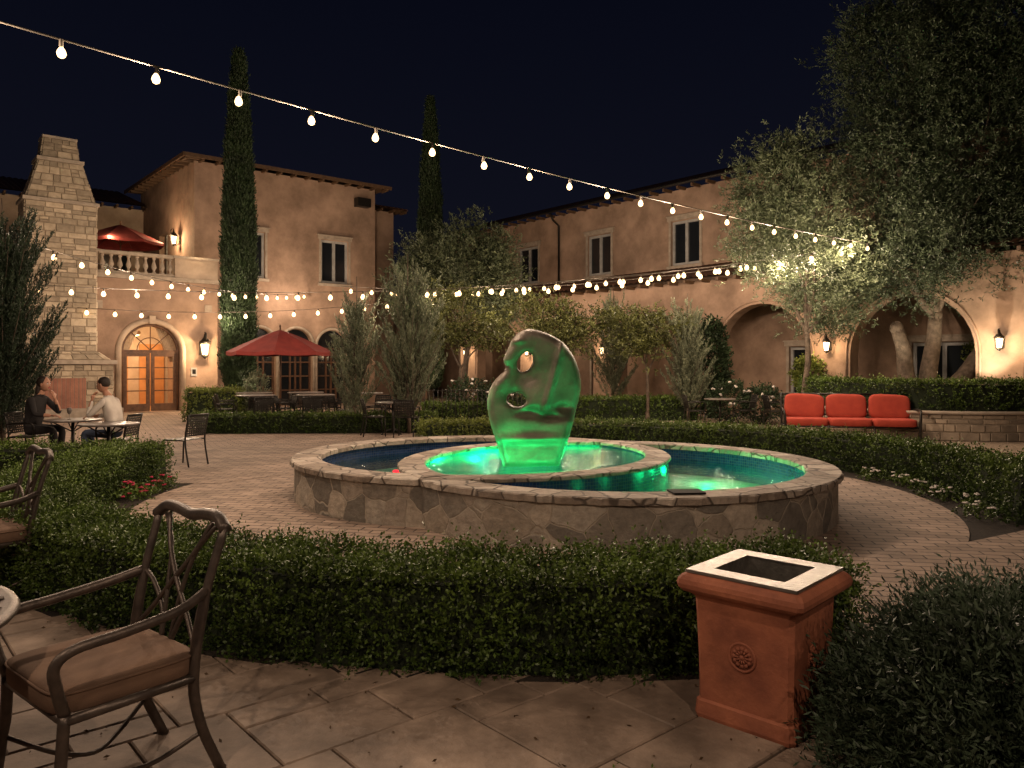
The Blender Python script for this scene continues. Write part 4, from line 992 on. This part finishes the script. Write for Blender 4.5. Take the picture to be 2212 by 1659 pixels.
# ---------------------------------------------------------------- people
def person(name,ox,oy,face,J,E_,mats,matfn,hands,headc,tilt,hair,scale=1):
    M=TR(ox,oy,0,face); e=empty(name,(ox,oy,0))
    me=bpy.data.meshes.new('sk'); me.from_pydata([tuple(M@Vector(j[:3])) for j in J],E_,[])
    o=bpy.data.objects.new('sk',me); S.collection.objects.link(o)
    md=o.modifiers.new('k','SKIN'); md.use_smooth_shade=True
    for i,j in enumerate(J): me.skin_vertices[0].data[i].radius=(j[3],j[3])
    me.skin_vertices[0].data[0].use_root=True
    sb=o.modifiers.new('u','SUBSURF'); sb.levels=2; sb.render_levels=2
    dg=bpy.context.evaluated_depsgraph_get(); me2=bpy.data.meshes.new_from_object(o.evaluated_get(dg)); bpy.data.objects.remove(o)
    me2.materials.clear()
    for m in mats: me2.materials.append(m)
    Mi=M.inverted()
    for p in me2.polygons: p.material_index=matfn(Mi@p.center); p.use_smooth=True
    b=bpy.data.objects.new('body',me2); S.collection.objects.link(b); b.parent=e; b.matrix_parent_inverse=Matrix.Translation(-e.location)
    mb=MB(); H=M@Matrix.Translation(headc)@Matrix.Rotation(tilt,4,'Y')
    vs=[];fs=[];nu,nv=24,18
    for j in range(nv+1):
        ph=-PI/2+PI*j/nv; z=.118*math.sin(ph); cr=math.cos(ph)
        for i in range(nu):
            a=2*PI*i/nu; x=cr*.094*math.cos(a); y=cr*.074*math.sin(a)
            if z<0: x*=1-.18*(-z/.118) if x<0 else 1; y*=1-.22*(-z/.118); x+=.014*(-z/.118)
            if x>0 and abs(y)<.02 : x+=.018*math.exp(-((z+.012)/.018)**2)*(1-abs(y)/.02)
            if x>0 and abs(z-.012)<.02 and .018<abs(y)<.045: x-=.008
            vs.append((x,y,z))
    for j in range(nv):
        for i in range(nu): fs.append((j*nu+i,j*nu+(i+1)%nu,(j+1)*nu+(i+1)%nu,(j+1)*nu+i))
    mb.add(vs,fs,0,H,True)
    for s in (-1,1):
        mb.sph((0,s*.075,-.005),(.018,.008,.03),0,H,8,6); mb.sph((.077,s*.03,.012),(.011,.013,.009),2,H,8,6); mb.sph((.086,s*.03,.012),(.004,.006,.006),1,H,6,4)
        mb.tube([(.082,s*.016,.032),(.08,s*.045,.03)],.004,5,1,H)
    mb.tube([(.094,-.01,-.018),(.108,0,-.02),(.094,.01,-.018)],.009,6,0,H); mb.tube([(.088,-.02,-.052),(.095,0,-.05),(.088,.02,-.052)],.006,6,3,H)
    for c_,r_h in hair: mb.rbox(c_,r_h,.9,1,H,18,12)
    for hp,hd,cu in hands:
        hp=Vector(hp);hd=Vector(hd).normalized();up=Vector(cu).normalized();sd=hd.cross(up).normalized()
        pc=hp+hd*.045; mb.tube([hp-hd*.02,hp+hd*.02,pc,hp+hd*.085],[.024,.032,.038,.03],8,0,M,.5)
        for k in range(4):
            q=hp+hd*.08+sd*(.027-.018*k); L=(.068,.078,.072,.056)[k]
            mb.tube([q,q+hd*L*.45+up*-.008,q+hd*L*.75+up*-.024,q+hd*L*.85+up*-.042],[.009,.0085,.0075,.006],6,0,M)
        q=hp+hd*.03+sd*.03; mb.tube([q,q+sd*.022+hd*.02,q+sd*.026+hd*.05-up*.01],[.011,.0095,.007],6,0,M)
    mb.build('head_and_hands',[skinm,hairm,petw,petr],e); return e
J=[(0,0,.55,.125),(.03,0,.75,.13),(.08,0,.95,.145),(.12,0,1.09,.075),(.15,0,1.15,.052),(.175,0,1.2,.05),
   (.03,.1,.54,.095),(.43,.13,.55,.065),(.38,.13,.1,.042),(.50,.14,.045,.036),
   (.03,-.1,.54,.095),(.45,-.12,.55,.065),(.50,-.12,.1,.042),(.63,-.13,.045,.036),
   (.1,.17,1.04,.062),(.33,.2,.80,.045),(.34,.07,1.04,.028),
   (.1,-.17,1.04,.062),(.22,-.24,.80,.045),(.45,-.16,.78,.028)]
E_=[(0,1),(1,2),(2,3),(3,4),(4,5),(0,6),(6,7),(7,8),(8,9),(0,10),(10,11),(11,12),(12,13),(2,14),(14,15),(15,16),(2,17),(17,18),(18,19)]
def mf(p):
    if p.z<.075: return 3
    if p.z<.6 and not(p.x<.1 and p.z>.58): return 1
    if p.z>1.12 and p.x<.25: return 2
    if p.x>.335 and p.z>.95: return 2
    if p.x>.36 and p.z>.7: return 2
    return 0
hair=[((-.022,0,.035),(.088,.08,.092))]
person('seated_man',-6.2,12.05,PI,J,E_,[shirtm,jeans,skinm,shoem],mf,[((.34,.07,1.05),(-.3,-.15,1),(1,0,.2)),((.45,-.16,.78),(1,.2,0),(0,0,1))],(.205,0,1.285),.12,hair)
person('seated_woman',-7.85,12.6,-.1,J,E_,[darkcl,darkcl,skinm,shoem],mf,[((.34,.07,1.05),(-.3,-.15,1),(1,0,.2)),((.45,-.16,.78),(1,.2,0),(0,0,1))],(.205,0,1.285),.1,[((-.03,0,.03),(.09,.085,.1)),((-.075,0,-.1),(.05,.075,.13))])
woven_chair(-6.17,12.05,-1,0,True); woven_chair(-7.9,12.6,1,0,True)
rtable(-7.02,12.3,.73,.42)
mb=MB(); mb.lathe([(.03,0),(.03,.004),(.004,.01),(.004,.08),(.03,.11),(.036,.15),(.03,.19)],(-7.02,12.2,.73),12); mb.build('wine_glass',[tableglass])
# ---------------------------------------------------------------- world, camera
w=bpy.data.worlds.new('World'); S.world=w; w.use_nodes=True; nt=w.node_tree
tc=nt.nodes.new('ShaderNodeTexCoord'); sp=nt.nodes.new('ShaderNodeSeparateXYZ'); nt.links.new(tc.outputs['Generated'],sp.inputs[0])
f=maprange(nt,sp.outputs[2],0,.5); col=mixrgb(nt,f,(.006,.0065,.0125),(.0018,.0024,.0066))
nt.links.new(col,nt.nodes['Background'].inputs[0]); nt.nodes['Background'].inputs[1].default_value=1
cam=bpy.data.cameras.new('cam'); co=bpy.data.objects.new('camera',cam); S.collection.objects.link(co); S.camera=co
co.location=(0,0,1.6); co.rotation_euler=(PI/2,0,0); cam.sensor_width=36; cam.lens=27.05; cam.shift_y=-.0188; cam.clip_end=1500; cam.clip_start=.05
S.view_settings.view_transform='Standard'; S.view_settings.look='None'; S.view_settings.exposure=0
